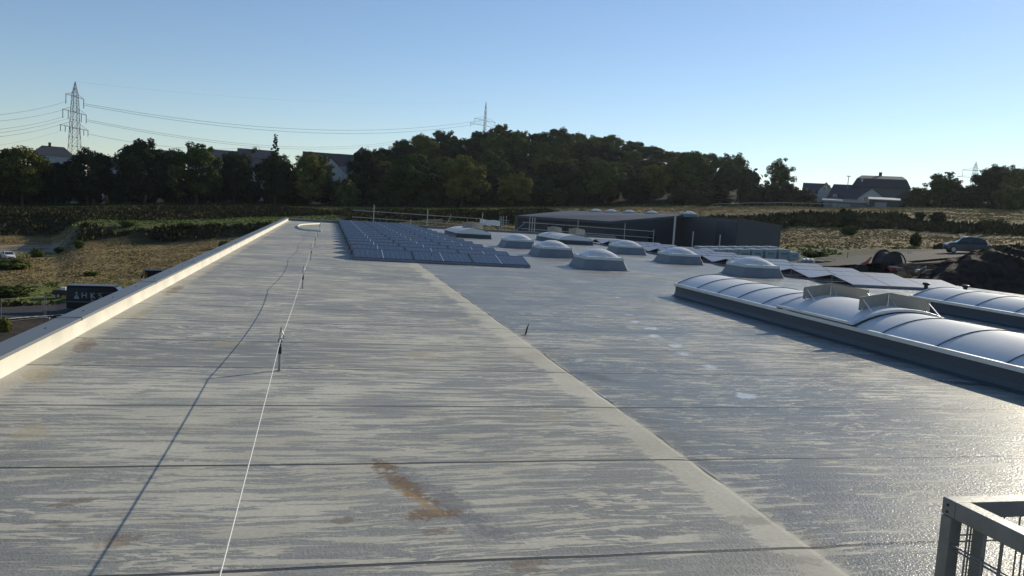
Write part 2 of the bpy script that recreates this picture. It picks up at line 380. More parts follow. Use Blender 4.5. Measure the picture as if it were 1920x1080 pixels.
# ------------------------------------------------------------------ safety line: posts, cable, connector loops
posts_y = [.8, 8.01, 15.42, 22.8, 30.0, 37.2, 44.4, 51.6]; PX = -.40
ordn = ['first', 'second', 'third', 'fourth', 'fifth', 'sixth', 'seventh', 'eighth', 'ninth', 'tenth', 'eleventh', 'twelfth', 'thirteenth', 'fourteenth', 'fifteenth', 'sixteenth', 'seventeenth']
def anchor_post():
    t = thing('anchor_post', None, 'anchor post', (PX, 8.01, 0), group='posts of the safety line')
    mb = MB(); mb.tube([(0, 0, 0), (0, 0, .17)], .0135, 12); mb.tube([(0, 0, .001), (0, 0, .006)], .028, 14); mb.build('tube', mat('post_tube', (.30, .30, .31), .45, .4), t, smooth=True)
    mb = MB(); mb.tube([(0, 0, .168), (0, 0, .172), (0, 0, .240), (0, 0, .245)], [.0145, .0175, .0165, .012], 12); mb.tube([(0, 0, .245), (0, 0, .268)], .0115, 10); mb.build('sleeve', BLACK, t, smooth=True)
    mb = MB(); mb.tube([(0, 0, .266), (0, 0, .278)], .011, 10)
    mb.tube([(.0175*math.cos(a), 0, .300+.0175*math.sin(a)) for a in [i*math.pi/8 for i in range(17)]], .0065, 8, cap=False)
    mb.build('eye', GALV, t, smooth=True)
    return t
p0 = anchor_post()
for i, y in enumerate(posts_y):
    if y < 1: continue
    p = p0 if abs(y-8.01) < .01 else copy_tree(p0)
    p.location = (PX, y, 0); p['group'] = 'posts of the safety line'
    p['label'] = 'thin grey post with black sleeve holding the safety line, %s from the camera' % (['', 'nearest', 'second', 'third', 'fourth', 'fifth', 'sixth', 'seventh'][i])
zt = .300
mb = MB(); path = []
ends = [(-.30, .6, .34)] + [(PX, y, zt) for y in posts_y[1:]]
for a, b_ in zip(ends[:-1], ends[1:]):
    for q in range(14):
        s_ = q/14; L_ = b_[1]-a[1]
        sag = (.02 if a[1] < 1 else .05)*4*s_*(1-s_)
        path.append((a[0]+(b_[0]-a[0])*s_ + (0 if q else 0), a[1]+L_*s_, a[2]+(b_[2]-a[2])*s_-sag))
path.append(ends[-1]); mb.tube(path, .0034, 6)
tag(mb.build('safety_cable', CABLE, None, smooth=True), 'thin silver wire rope of the safety line running post to post along the roof', 'cable')
for i, y in enumerate((8.01, 15.42, 22.8)):
    mb = MB()
    mb.tube([(PX+.002, y, .315), (PX+.028, y+.01, .318), (PX+.034, y+.02, .338), (PX+.018, y+.03, .372), (PX+.004, y+.04, .398), (PX-.004, y+.02, .385), (PX-.006, y, .325)], .0048, 7, cap=False)
    mb.tube([(PX+.001, y+.035, .388), (PX+.004, y+.05, .418)], .0085, 8)
    tag(mb.build('shackle', GALV, None, smooth=True), 'bright metal connector loop hooked in the eye of the %s safety post' % ['nearest', 'second', 'third'][i], 'shackle', 'connector loops of the safety line')
# short pin by the fold
t = thing('roof_pin', 'short black bent pin standing beside the fold in the membrane', 'pin', (2.73, 10.62, 0))
mb = MB(); mb.tube([(0, 0, 0), (.012, 0, .05), (.022, .0, .10), (.045, 0, .165)], [.011, .012, .010, .003], 8); mb.build('rod', BLACK, t, smooth=True)
mb = MB(); mb.tube([(0, 0, .001), (0, 0, .006)], .03, 12); mb.build('foot', mat('pin_foot', (.4, .36, .3), .6), t)
q = on_plane(808, 494)
t = thing('roof_pin', 'thin dark pin standing on the membrane in front of the near solar panel row', 'pin', (q.x, q.y, 0))
mb = MB(); mb.tube([(0, 0, 0), (0, 0, .22)], .008, 8); mb.build('rod', GREYP, t); mb = MB(); mb.tube([(0, 0, .22), (.01, 0, .31)], [.012, .004], 8); mb.build('tip', BLACK, t)
# hose lying at the far end
mb = MB(); hp = [(603, 433), (597, 432.5), (588, 431.8), (578, 431), (568, 429.5), (561, 427), (558.5, 424.5), (562, 422), (570, 420.8), (582, 420.3), (593, 419.9), (600, 419.5)]
hpts = [on_plane(a, b_, .045) for a, b_ in hp]; sm = []
for i in range(len(hpts)-1):
    for q in range(4):
        p_ = [hpts[max(i-1, 0)], hpts[i], hpts[i+1], hpts[min(i+2, len(hpts)-1)]]; s_ = q/4
        sm.append(.5*((2*p_[1]) + (-p_[0]+p_[2])*s_ + (2*p_[0]-5*p_[1]+4*p_[2]-p_[3])*s_*s_ + (-p_[0]+3*p_[1]-3*p_[2]+p_[3])*s_**3))
mb.tube(sm, .045, 8); tag(mb.build('hose', HOSE, None, smooth=True), 'cream hose lying in a loop on the far end of the roof', 'hose')

# ------------------------------------------------------------------ solar rows: pairs of slopes standing as low tents
def pv_glass(name, c, rough, sp=.5):
    m = bpy.data.materials.new(name); m.use_nodes = True; t = m.node_tree; b = t.nodes['Principled BSDF']; L = t.links.new
    tc = node(t, 'ShaderNodeTexCoord'); br = node(t, 'ShaderNodeTexBrick'); br.offset = 0
    br.inputs['Scale'].default_value = 1; br.inputs['Brick Width'].default_value = .146; br.inputs['Row Height'].default_value = .18
    br.inputs['Mortar Size'].default_value = .004; br.inputs['Color1'].default_value = (*c, 1); br.inputs['Color2'].default_value = (c[0]*1.15, c[1]*1.15, c[2]*1.15, 1)
    br.inputs['Mortar'].default_value = (.13, .14, .17, 1); L(tc.outputs['Object'], br.inputs[0]); L(br.outputs[0], b.inputs['Base Color'])
    b.inputs['Roughness'].default_value = rough; b.inputs['Specular IOR Level'].default_value = sp
    return m
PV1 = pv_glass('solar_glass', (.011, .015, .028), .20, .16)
PV2 = pv_glass('painted_sheen_glass', (.17, .20, .25), .36, .8)  # bright sky sheen painted into the base colour of the right array's glass
GAPW = mat('module_gap', (.62, .64, .66), .4, .3)
def pv_row():
    t = thing('solar_panel_row', None, 'solar panels', (0, 0, 0))
    w, d, zl, zh = 1.745, 1.08, .085, .285
    for side in (0, 1):
        for k in range(3):
            x0 = .76-.76 + k*(w+.012); x1 = x0+w
            ya, yb = (0, d) if side == 0 else (2*d+.03, d+.03)
            def pt(x, s_, dz=0): return (x, ya+(yb-ya)*s_, zl+(zh-zl)*s_+dz)
            f = MB(); th = .032
            e = .026
            f.hexa([pt(x0, 0, -th), pt(x1, 0, -th), pt(x1, 1, -th), pt(x0, 1, -th), pt(x0, 0), pt(x1, 0), pt(x1, 1), pt(x0, 1)])
            fr = f.build('panel', PVFRAME, t)
            g = MB(); ex = e/w; ed = e/d
            gz_ = .003
            et = 1-.11/d
            g.hexa([pt(x0+e, ed, .0005), pt(x1-e, ed, .0005), pt(x1-e, et, .0005), pt(x0+e, et, .0005),
                    pt(x0+e, ed, gz_), pt(x1-e, ed, gz_), pt(x1-e, et, gz_), pt(x0+e, et, gz_)])
            g.build('glass', PV1, fr)
            s2 = MB(); xm = (x0+x1)/2
            s2.hexa([pt(xm-.008, ed, .002), pt(xm+.008, ed, .002), pt(xm+.008, 1-ed, .002), pt(xm-.008, 1-ed, .002),
                     pt(xm-.008, ed, .0045), pt(xm+.008, ed, .0045), pt(xm+.008, 1-ed, .0045), pt(xm-.008, 1-ed, .0045)])
            s2.build('centre_strip', GAPW, fr)
    for x in (.05, 1.75, 3.5, 5.2):
        s = MB(); s.bar((x, -.02, .03), (x, 2*d+.05, .03), .05, .035); s.bar((x, d+.015, .045), (x, d+.015, .245), .035)
        s.bar((x, .02, .03), (x, .02, .08), .035); s.bar((x, 2*d, .03), (x, 2*d, .08), .035)
        s.box(x-.06, x+.06, -.02, .12, .002, .014); s.build('support_rail', GREYP, t)
    s = MB(); s.box(-.005, 5.265, -.012, -.004, .012, .078); s.build('wind_plate', mat('wind_sheet', (.17, .20, .26), .45, .3) if 'wind_sheet' not in bpy.data.materials else bpy.data.materials['wind_sheet'], t)
    return t
dew = {}
def sheen_copy(me):
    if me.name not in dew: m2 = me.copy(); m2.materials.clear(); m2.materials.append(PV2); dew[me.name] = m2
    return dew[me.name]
row0 = pv_row(); NL = 16
for i in range(NL):
    r = row0 if i == 0 else copy_tree(row0)
    r.location = (.76, 23.35 + i*2.27, 0); r['group'] = 'solar rows of the left array'
    r['label'] = 'long row of dark blue solar panels, %s from the front in the left array' % ordn[i]
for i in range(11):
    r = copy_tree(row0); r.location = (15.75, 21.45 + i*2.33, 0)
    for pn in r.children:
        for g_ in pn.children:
            if g_.name.startswith('glass'): g_.data = sheen_copy(g_.data); r.scale = (.78, 1, 1); r['group'] = 'solar rows of the right array'
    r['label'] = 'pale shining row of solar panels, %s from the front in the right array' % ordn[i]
for r in [o for o in bpy.data.objects if o.name.startswith('solar_panel_row')]: r['category'] = 'solar panels'

# ------------------------------------------------------------------ dome skylights
OPAL = mat('opal_acrylic', (.72, .68, .62), .30, spec=.5, noise=.08, nscale=2)
def dome():
    t = thing('dome_skylight', None, 'skylight')
    def sq(h, z, n=8, r=.035):
        pts = []
        for cx_, cy_, a0 in ((h-r, h-r, 0), (-h+r, h-r, 90), (-h+r, -h+r, 180), (h-r, -h+r, 270)):
            for k in range(4): a = math.radians(a0+30*k); pts.append((cx_+r*math.cos(a), cy_+r*math.sin(a), z))
        return pts
    mb = MB(); mb.rings([sq(.83, .004), sq(.765, .03), sq(.725, .10), sq(.675, .22), sq(.635, .33)]); mb.build('curb', PVC, t)
    mb = MB(); mb.rings([sq(.648, .315), sq(.655, .325), sq(.655, .40), sq(.62, .412)]); mb.build('ring', FRAMEG, t)
    mb = MB(); N_ = 12; h = .56; vs = []
    for j in range(N_+1):
        for i in range(N_+1):
            u = -1+2*i/N_; v = -1+2*j/N_; r2 = max(0, (1-u*u)*(1-v*v))
            vs.append((u*h, v*h, .405 + .235*r2**.70))
    mb.add(vs, [(j*(N_+1)+i, j*(N_+1)+i+1, (j+1)*(N_+1)+i+1, (j+1)*(N_+1)+i) for j in range(N_) for i in range(N_)])
    mb.build('dome', OPAL, t, smooth=True)
    for p in ((-.6, -.6), (0, -.6), (.6, -.6), (-.6, 0), (.6, 0), (-.6, .6), (0, .6), (.6, .6)):
        mb = MB(); mb.tube([(p[0], p[1], .408), (p[0], p[1], .445)], .026, 8); mb.build('clamp', FRAMEG, t)
    return t
d0 = dome(); first = True
dl = {(8.62, 24.65): 'nearest dome skylight beside the front end of the left solar array', (8.62, 30.2): 'grey dome skylight, middle of the left column of three', (8.62, 36.1): 'farthest dome skylight in the left column, beside the solar panels',
      (14.05, 24.45): 'large dome skylight just behind the barrel rooflight, nearest in the right column', (13.85, 29.9): 'dome skylight in the middle of the right column of three', (13.75, 35.5): 'farthest dome skylight in the right column, before the grid of right panels'}
for (x, y), lab in dl.items():
    d = d0 if first else copy_tree(d0); first = False
    d.location = (x, y, 0); d['label'] = lab; d['category'] = 'skylight'; d['group'] = 'dome skylights on the near roof'

# ------------------------------------------------------------------ barrel rooflights
def glaz():
    m = bpy.data.materials.new('polycarbonate_sheet'); m.use_nodes = True; t = m.node_tree; b = t.nodes['Principled BSDF']; L = t.links.new
    tc = node(t, 'ShaderNodeTexCoord'); w = node(t, 'ShaderNodeTexWave', bands_direction='Y'); w.inputs['Scale'].default_value = 8.0; w.inputs['Distortion'].default_value = .4
    L(tc.outputs['Object'], w.inputs[0]); n = node(t, 'ShaderNodeTexNoise'); n.inputs['Scale'].default_value = 3; L(tc.outputs['Object'], n.inputs[0])
    mx = node(t, 'ShaderNodeMix', data_type='RGBA'); L(n.outputs[0], mx.inputs[0]); mx.inputs[6].default_value = (.64, .64, .63, 1); mx.inputs[7].default_value = (.78, .78, .76, 1)
    L(mx.outputs[2], b.inputs['Base Color']); b.inputs['Roughness'].default_value = .48; b.inputs['Specular IOR Level'].default_value = .35
    bu = node(t, 'ShaderNodeBump'); bu.inputs['Strength'].default_value = .25; bu.inputs['Distance'].default_value = .004; L(w.outputs[0], bu.inputs['Height']); L(bu.outputs[0], b.inputs['Normal'])
    return m
GLAZ = glaz()
def arc(w, zb, rise, n=14, off=0):
    R_ = (w*w/4+rise*rise)/(2*rise); a0 = math.asin(min(1, w/2/R_)); out = []
    for i in range(n+1):
        a = -a0+2*a0*i/n; out.append((w/2+(R_+off)*math.sin(a), zb+rise-R_+(R_+off)*math.cos(a)))
    return out
def barrel(name, label, x, yfar, ynear, ribs, flap=None, w=1.85, zc=.28, rise=.232, group=None):
    t = thing(name, label, 'rooflight', (x, 0, 0), group=group)
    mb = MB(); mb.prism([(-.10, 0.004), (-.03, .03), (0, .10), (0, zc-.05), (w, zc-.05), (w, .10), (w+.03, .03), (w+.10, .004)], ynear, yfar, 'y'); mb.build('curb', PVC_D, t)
    mb = MB(); mb.box(-.03, .05, ynear-.01, yfar+.03, zc-.05, zc+.012); mb.box(w-.05, w+.03, ynear-.01, yfar+.03, zc-.05, zc+.012)
    mb.box(.051, w-.051, yfar-.05, yfar+.03, zc-.05, zc+.012); mb.box(.051, w-.051, ynear-.01, ynear+.07, zc-.05, zc+.012)
    mb.build('edge_rail', ALU, t, bevel=.004)
    ww = w-.06
    for a, b_ in zip(ribs[:-1], ribs[1:]):
        if flap and abs(a-flap[0]) < .01: continue
        o, i_ = arc(ww, zc+.012, rise), arc(ww, zc+.012, rise, off=-.016)
        mb = MB(); mb.prism([(p[0]+.03, p[1]) for p in o] + [(p[0]+.03, p[1]) for p in reversed(i_)], a-.004, b_+.004, 'y'); mb.build('glazing', GLAZ, t, smooth=True)
    for r in ribs:
        o, i_ = arc(ww, zc+.012, rise, off=.010), arc(ww, zc+.012, rise, off=-.02)
        mb = MB(); mb.prism([(p[0]+.03, p[1]) for p in o] + [(p[0]+.03, p[1]) for p in reversed(i_)], r-.022, r+.022, 'y'); rb = mb.build('rib', ALU, t, smooth=True)
        o, i_ = arc(ww, zc+.012, rise, off=.013), arc(ww, zc+.012, rise, off=.005)
        mb = MB(); mb.prism([(p[0]+.03, p[1]) for p in o] + [(p[0]+.03, p[1]) for p in reversed(i_)], r-.030, r-.0225, 'y'); mb.build('gasket', BLACK, rb, smooth=True)
    for y in (yfar-.01, ynear+.03):
        a = arc(ww, zc+.012, rise, off=-.005); mb = MB(); mb.prism([(p[0]+.03, p[1]) for p in a], y-.01, y+.01, 'y'); mb.build('end_plate', GLAZ, t)
    if flap:
        fa, fb = flap; zr = .05
        o, i_ = arc(ww, zc+.012, rise), arc(ww, zc+.012, rise, off=-.018)
        mb = MB(); mb.prism([(p[0]+.0, p[1]+zr) for p in o] + [(p[0]+.0, p[1]+zr) for p in reversed(i_)], fb, fa, 'y'); fl = mb.build('flap', GLAZ, t, smooth=True)
        mb = MB()
        for y in (fb, fa):
            o, i_ = arc(ww+.05, zc+.012, rise, off=.006), arc(ww+.05, zc+.012, rise, off=-.035)
            mb.prism([(p[0]-.025, p[1]+zr) for p in o] + [(p[0]-.025, p[1]+zr) for p in reversed(i_)], y-.022, y+.022, 'y')
        mb.box(-.045, -.005, fb-.03, fa+.03, zc+.03, zc+.07); mb.box(ww-.0, ww+.045, fb-.03, fa+.03, zc+.03, zc+.07)
        mb.build('flap_frame', ALU, fl, bevel=.003)
        mb = MB(); mb.box(-.04, 0.03, fb-.03, fb+.10, zc+.013, zc+.03); mb.box(-.04, .03, fa-.1, fa+.03, zc+.013, zc+.03); mb.build('hinge', BLACK, fl)
    return t
ribs1 = [16.67, 15.7, 14.78, 13.95, 13.05, 12.42, 10.40, 9.80, 8.75, 7.65, 6.55, 5.45, 4.35, 3.25, 2.1, 1.0]
barrel('barrel_rooflight', 'long arched rooflight with a raised vent flap, nearest on the right of the roof', 7.72, 16.7, .97, ribs1, flap=(12.42, 10.40))
ribs2 = [16.05, 15.1, 14.2, 13.2, 12.2, 11.2, 10.2, 9.2, 8.2, 7.2]
barrel('barrel_rooflight', 'arched rooflight cut by the right picture edge, beside two black vent pipes', 13.40, 16.08, 7.17, ribs2)
barrel('barrel_rooflight', 'short far arched rooflight beside the far end of the left solar array', 7.1, 49.3, 44.6, [49.27, 48.2, 47.3, 46.4, 45.5, 44.64], w=2.0)
barrel('barrel_rooflight', 'short far arched rooflight in front of the scaffold handrail and dark hall', 12.7, 48.2, 43.2, [48.17, 47.2, 46.2, 45.2, 44.2, 43.24], w=2.0)
def deflector(label, x, y, w=1.30, z0=.50, z1=.70, bow=.16):
    t = thing('wind_deflector', label, 'deflector', (x, y, 0), group='wind deflector plates')
    m_ = w/2; th = .004
    for s_ in (0, 1):
        xa, xb = (0, m_-.004) if s_ == 0 else (m_+.004, w)
        ya, yb = (0, bow) if s_ == 0 else (bow, 0)
        za, zb_ = (z1, z1+.075) if s_ == 0 else (z1+.075, z1-.01)
        ba, bb = (z0, z0+.05) if s_ == 0 else (z0+.05, z0)
        mb = MB(); mb.hexa([(xa, ya, ba), (xb, yb, bb), (xb, yb+th, bb), (xa, ya+th, ba), (xa, ya, za), (xb, yb, zb_), (xb, yb+th, zb_), (xa, ya+th, za)])
        mb.hexa([(xa, ya-.018, za), (xb, yb-.018, zb_), (xb, yb+th, zb_), (xa, ya+th, za), (xa, ya-.018, za+.004), (xb, yb-.018, zb_+.004), (xb, yb+th, zb_+.004), (xa, ya+th, za+.004)])
        mb.build('plate', STEEL, t)
    for (xa, yy, za) in ((.05, -.02, z1-.03), (m_, bow-.02, z1+.03), (w-.05, -.02, z1-.05)):
        mb = MB(); mb.bar((xa, yy, za), (xa+.06, yy-.20, z0-.03), .011); mb.bar((xa, yy+.02, z0-.06), (xa, yy+.02, z0+.04), .02); mb.build('stay', ALU, t)
    return t
deflector('bent aluminium wind plate standing at the far end of the raised vent flap', 7.98, 12.15, w=1.28)
deflector('bent aluminium wind plate with slanting stays, nearer one on the raised flap', 8.02, 10.72, w=1.28)
deflector('small wind plate on the far rooflight beside the left solar array', 7.75, 46.5, w=1.2, z0=.5, z1=.82)
deflector('small wind plate on the far rooflight, left of two', 13.1, 47.2, w=.9, z0=.5, z1=.82)
deflector('small wind plate on the far rooflight, right of two', 14.0, 45.7, w=1.0, z0=.5, z1=.82)
for (x, y), lab in (((17.35, 20.25), 'black capped vent pipe, taller left one of two behind the right rooflight'), ((18.5, 20.0), 'black capped vent pipe, right one of two behind the right rooflight')):
    t = thing('vent_pipe', lab, 'vent pipe', (x, y, 0), group='black vent pipes')
    mb = MB(); mb.tube([(0, 0, 0), (0, 0, .26)], .055, 14); mb.build('pipe', BLACK, t, smooth=True)
    mb = MB(); mb.tube([(0, 0, .25), (0, 0, .27), (0, 0, .315), (0, 0, .33)], [.07, .105, .105, .08], 16); mb.build('cap', BLACK, t, smooth=True)

# ------------------------------------------------------------------ galvanised cage at the lower right
CGX, CGY, CT = 1.42, 1.53, 1.10
t = thing('wire_cage', 'galvanised steel frame cage with wire mesh at the lower right corner', 'cage', (CGX, CGY, 0))
w_, d_ = .85, .70; a = .024
mb = MB()
for (x0, x1, y0, y1) in ((0, w_, -.0, -.04), (0, w_, -d_, -d_+.04), (0, .04, -d_+.04, -.04), (w_-.04, w_, -d_+.04, -.04)):
    mb.box(x0, x1, min(y0, y1), max(y0, y1), CT-.040, CT)
mb.build('top_rail', GALV, t, bevel=.003)
for (x, y) in ((0, -.032), (w_-.032, -.032), (0, -d_), (w_-.032, -d_)):
    mb = MB(); mb.box(x+.0005, x+.0325, y+.0005, y+.0315, 0, CT-.041); mb.build('post', GALV, t, bevel=.002)
for (x, y0) in ((.006, -.085), ):
    mb = MB(); mb.box(.05, .062, -.075, -.045, .3, CT-.0405); mb.build('inner_upright', GALV, t)
mb = MB()
for k in range(13):
    y = -.07-k*.048
    if y > -d_+.02: mb.tube([(.012, y, .12), (.012, y, CT-.04)], .0022, 6)
for z in (.20, .40, .60, .80, .985): mb.tube([(.016, -.03, z), (.016, -d_+.03, z)], .0024, 6); mb.tube([(.008, -.03, z+.012), (.008, -d_+.03, z+.012)], .0024, 6)
mb.build('mesh_panel', GALV, t, smooth=True)
mb = MB()
for k in range(17):
    x = .07+k*.045
    mb.tube([(x, -.020, .12), (x, -.020, CT-.04)], .0022, 6)
for z in (.20, .40, .60, .80, 1.0): mb.tube([(.03, -.024, z), (w_-.03, -.024, z)], .0024, 6); mb.tube([(.03, -.016, z+.012), (w_-.03, -.016, z+.012)], .0024, 6)
mb.build('mesh_panel', GALV, t, smooth=True)
mb = MB(); mb.box(.25, .29, -.038, -.004, .1, CT-.041); mb.build('post', GALV, t, bevel=.002)
mb = MB()
for z in (CT-.014, CT-.030): mb.tube([(-.0015, -.018, z), (.0006, -.018, z)], .0032, 10)
mb.build('rivet', BLACK, t)
mb = MB(); mb.box(.045, w_-.045, -d_+.045, -.045, .05, .07); mb.build('floor_plate', GALV, t)
# ------------------------------------------------------------------ terrain, as heights over bearing and distance
DRYC = (.225, .165, .072); GRC = (.095, .115, .030); WDC = (.045, .042, .022); SOIL = (.050, .042, .032); GRAV = (.26, .215, .15); LAWN = (.060, .085, .020); FLOOR = (.022, .024, .012)
# column px -> list of (py, distance, cover)
PROF = {
 0:    [(640, 66, SOIL), (606, 76, SOIL), (600, 79, SOIL), (577, 90, SOIL), (573, 92, WDC), (560, 95, GRC), (545, 100, GRC), (520, 112, DRYC), (485, 138, DRYC), (478, 146, GRC), (474, 150, GRAV), (462, 162, GRAV), (456, 170, DRYC), (446, 185, DRYC), (441, 190, WDC), (405, 200, WDC), (396, 225, WDC), (388, 245, LAWN), (384, 262, FLOOR), (380, 285, FLOOR), (345, 320, FLOOR), (330, 400, FLOOR), (333, 900, GRC)],
 105:    [(640, 66, SOIL), (606, 76, SOIL), (600, 79, SOIL), (577, 90, SOIL), (573, 92, WDC), (560, 95, GRC), (545, 100, GRC), (520, 112, DRYC), (485, 138, DRYC), (478, 146, GRC), (474, 150, GRAV), (462, 162, GRAV), (456, 170, DRYC), (446, 185, DRYC), (441, 190, WDC), (405, 200, WDC), (396, 225, WDC), (388, 245, LAWN), (384, 262, FLOOR), (380, 285, FLOOR), (345, 320, FLOOR), (330, 400, FLOOR), (333, 900, GRC)],
 150:  [(640, 64, SOIL), (594, 79, SOIL), (570, 90, SOIL), (560, 94, WDC), (548, 98, GRC), (530, 104, DRYC), (480, 132, DRYC), (462, 146, DRYC), (450, 150, WDC), (424, 156, WDC), (421, 159, GRC), (412, 190, WDC), (398, 215, WDC), (388, 245, LAWN), (384, 262, FLOOR), (380, 285, FLOOR), (350, 320, FLOOR), (336, 400, FLOOR), (342, 900, GRC)],
 300:  [(640, 64, SOIL), (585, 80, SOIL), (556, 92, SOIL), (545, 98, WDC), (525, 104, DRYC), (480, 130, DRYC), (461, 144, DRYC), (452, 146.5, WDC), (429, 151, WDC), (427, 154, GRC), (416, 176, GRC), (412, 200, WDC), (392, 222, WDC), (386, 250, LAWN), (383, 262, FLOOR), (380, 285, FLOOR), (356, 320, FLOOR), (345, 400, FLOOR), (352, 900, GRC)],
 500:  [(640, 64, SOIL), (560, 90, SOIL), (500, 110, DRYC), (448, 144, DRYC), (438, 147, WDC), (419, 151, WDC), (417, 154, GRC), (410, 185, GRC), (406, 205, WDC), (391, 222, WDC), (387, 250, LAWN), (384, 262, FLOOR), (378, 285, FLOOR), (362, 330, FLOOR), (350, 400, FLOOR), (362, 900, GRC)],
 700:  [(640, 64, SOIL), (470, 100, DRYC), (435, 140, DRYC), (420, 160, WDC), (398, 205, WDC), (391, 235, GRC), (388, 262, FLOOR), (365, 290, FLOOR), (340, 320, FLOOR), (320, 360, FLOOR), (360, 600, GRC), (372, 1200, GRC)],
 850:  [(620, 64, SOIL), (446, 84, DRYC), (424, 105, DRYC), (418, 125, DRYC), (412, 135, WDC), (398, 190, WDC), (391, 235, GRC), (388, 258, FLOOR), (360, 285, FLOOR), (330, 315, FLOOR), (295, 360, FLOOR), (330, 500, GRC), (380, 1200, GRC)],
 1000: [(600, 64, SOIL), (460, 84, DRYC), (440, 110, DRYC), (424, 140, WDC), (396, 190, WDC), (391, 225, DRYC), (388, 252, FLOOR), (355, 285, FLOOR), (325, 315, FLOOR), (290, 360, FLOOR), (330, 500, GRC), (390, 1200, GRC)],
 1200: [(580, 64, SOIL), (482, 84, SOIL), (474, 105, SOIL), (466, 135, WDC), (430, 160, WDC), (405, 185, WDC), (394, 200, DRYC), (390, 210, DRYC), (386, 240, FLOOR), (350, 280, FLOOR), (325, 315, FLOOR), (300, 360, FLOOR), (340, 500, GRC), (400, 1200, GRC)],
 1350: [(560, 50, SOIL), (520, 60, SOIL), (498, 72, SOIL), (484, 84, SOIL), (478, 96, SOIL), (474, 105, SOIL), (466, 132, DRYC), (450, 142, WDC), (408, 168, WDC), (396, 182, DRYC), (390, 200, DRYC), (385, 235, FLOOR), (340, 315, FLOOR), (330, 360, FLOOR), (370, 500, GRC), (415, 1200, GRC)],
 1480: [(540, 54, SOIL), (510, 62, SOIL), (498, 70, SOIL), (484, 84, GRC), (466, 98, GRC), (461, 105, DRYC), (430, 135, DRYC), (424, 141, WDC), (402, 158, WDC), (397, 168, DRYC), (389, 190, DRYC), (386, 215, FLOOR), (375, 245, GRC), (372, 285, GRC), (380, 500, GRC), (420, 1200, GRC)],
 1650: [(540, 46, SOIL), (505, 56, SOIL), (492, 68, SOIL), (474, 84, SOIL), (468, 90, WDC), (461, 96, DRYC), (434, 122, DRYC), (428, 128, WDC), (404, 142, WDC), (397, 152, DRYC), (391, 180, DRYC), (389, 215, FLOOR), (378, 245, GRC), (375, 300, GRC), (385, 500, GRC), (425, 1200, GRC)],
 1800: [(560, 34, SOIL), (530, 44, SOIL), (500, 58, SOIL), (470, 88, SOIL), (465, 93, WDC), (461, 97, DRYC), (444, 113, DRYC), (438, 117, WDC), (420, 130, WDC), (410, 140, DRYC), (395, 175, DRYC), (389, 210, FLOOR), (380, 245, GRC), (372, 300, GRC), (385, 500, GRC), (430, 1200, GRC)],
 1950: [(575, 34, SOIL), (530, 44, SOIL), (500, 58, SOIL), (470, 88, SOIL), (465, 93, WDC), (460, 97, DRYC), (448, 110, DRYC), (442, 114, WDC), (426, 126, WDC), (412, 136, DRYC), (398, 170, DRYC), (392, 205, FLOOR), (380, 245, GRC), (372, 300, GRC), (385, 500, GRC), (430, 1200, GRC)],
}
cols = []
for px in sorted(PROF):
    pr = PROF[px]; d = ray(px, 420); az = math.atan2(d[0], d[1])
    cols.append((az, np.array([p[1] for p in pr]), np.array([at(px, p[0], p[1]).z for p in pr]), np.array([p[2] for p in pr])))
AZS = np.array([c[0] for c in cols])
def sample(az, D):
    i = int(np.clip(np.searchsorted(AZS, az)-1, 0, len(AZS)-2)); s_ = float(np.clip((az-AZS[i])/(AZS[i+1]-AZS[i]), 0, 1))
    out = []
    a_, b_ = cols[i], cols[i+1]
    if len(a_[1]) == len(b_[1]):
        dd_ = a_[1]*(1-s_)+b_[1]*s_; zz_ = a_[2]*(1-s_)+b_[2]*s_; kk = a_[3]*(1-s_)+b_[3]*s_
        r = np.array([np.interp(D, dd_, zz_), *[np.interp(D, dd_, kk[:, q]) for q in range(3)]]); return finish(r, az, D)
    for c in (a_, b_):
        z = np.interp(D, c[1], c[2]); cv = [np.interp(D, c[1], c[3][:, k]) for k in range(3)]
        out.append(np.array([z, *cv]))
    return finish(out[0]*(1-s_)+out[1]*s_, az, D)
def finish(r, az, D):
    if D > 1200: r[0] = r[0]*(1-min(1, (D-1200)/2000)) + 8*min(1, (D-1200)/2000)
    if D < 62: r[0] = min(r[0], -1.6) if az > .3 else r[0]
    if az > .55 and D < 75: r[1:] = (.040, .034, .026)
    return r
def nz(x, y, s=1.): return (math.sin(x*.11*s+1.3)*math.cos(y*.13*s+.4)+.5*math.sin(x*.31*s+y*.23*s)+.3*math.sin(x*.7*s-y*.6*s))
def gz(x, y):
    D = math.hypot(x, y); r = sample(math.atan2(x, y), D); amp = .0 if D < 92 else .16
    return r[0] + amp*nz(x, y)
def hit(px, py, dmin=62, dmax=420):
    D = dmin; prev = None
    while D < dmax:
        p = at(px, py, D); g = gz(p.x, p.y)
        if p.z <= g: return Vector((p.x, p.y, g))
        D += .5
    return Vector((p.x, p.y, gz(p.x, p.y)))
azl = list(np.arange(-180, -34, 6.0)) + list(np.arange(-34, 60, .45)) + list(np.arange(60, 181, 6.0))
dl_ = list(np.arange(8, 60, 6.)) + list(np.arange(60, 270, 1.6)) + list(np.arange(270, 420, 6.)) + [450, 500, 600, 800, 1200, 1800, 2600, 3800]
vs, fs, cc = [], [], []
for a_ in azl:
    for D in dl_:
        ar = math.radians(a_); x, y = D*math.sin(ar), D*math.cos(ar); r = sample(ar, D)
        vs.append((x, y, r[0] + (0 if D < 92 else .16)*nz(x, y))); cc.append((r[1], r[2], r[3], 1))
nd = len(dl_)
for i in range(len(azl)-1):
    for j in range(nd-1): fs.append((i*nd+j, i*nd+j+1, (i+1)*nd+j+1, (i+1)*nd+j))
me = bpy.data.meshes.new('ground'); me.from_pydata(vs, [], fs); ca = me.color_attributes.new('cover', 'FLOAT_COLOR', 'POINT')
ca.data.foreach_set('color', np.array(cc, dtype=np.float32).ravel())
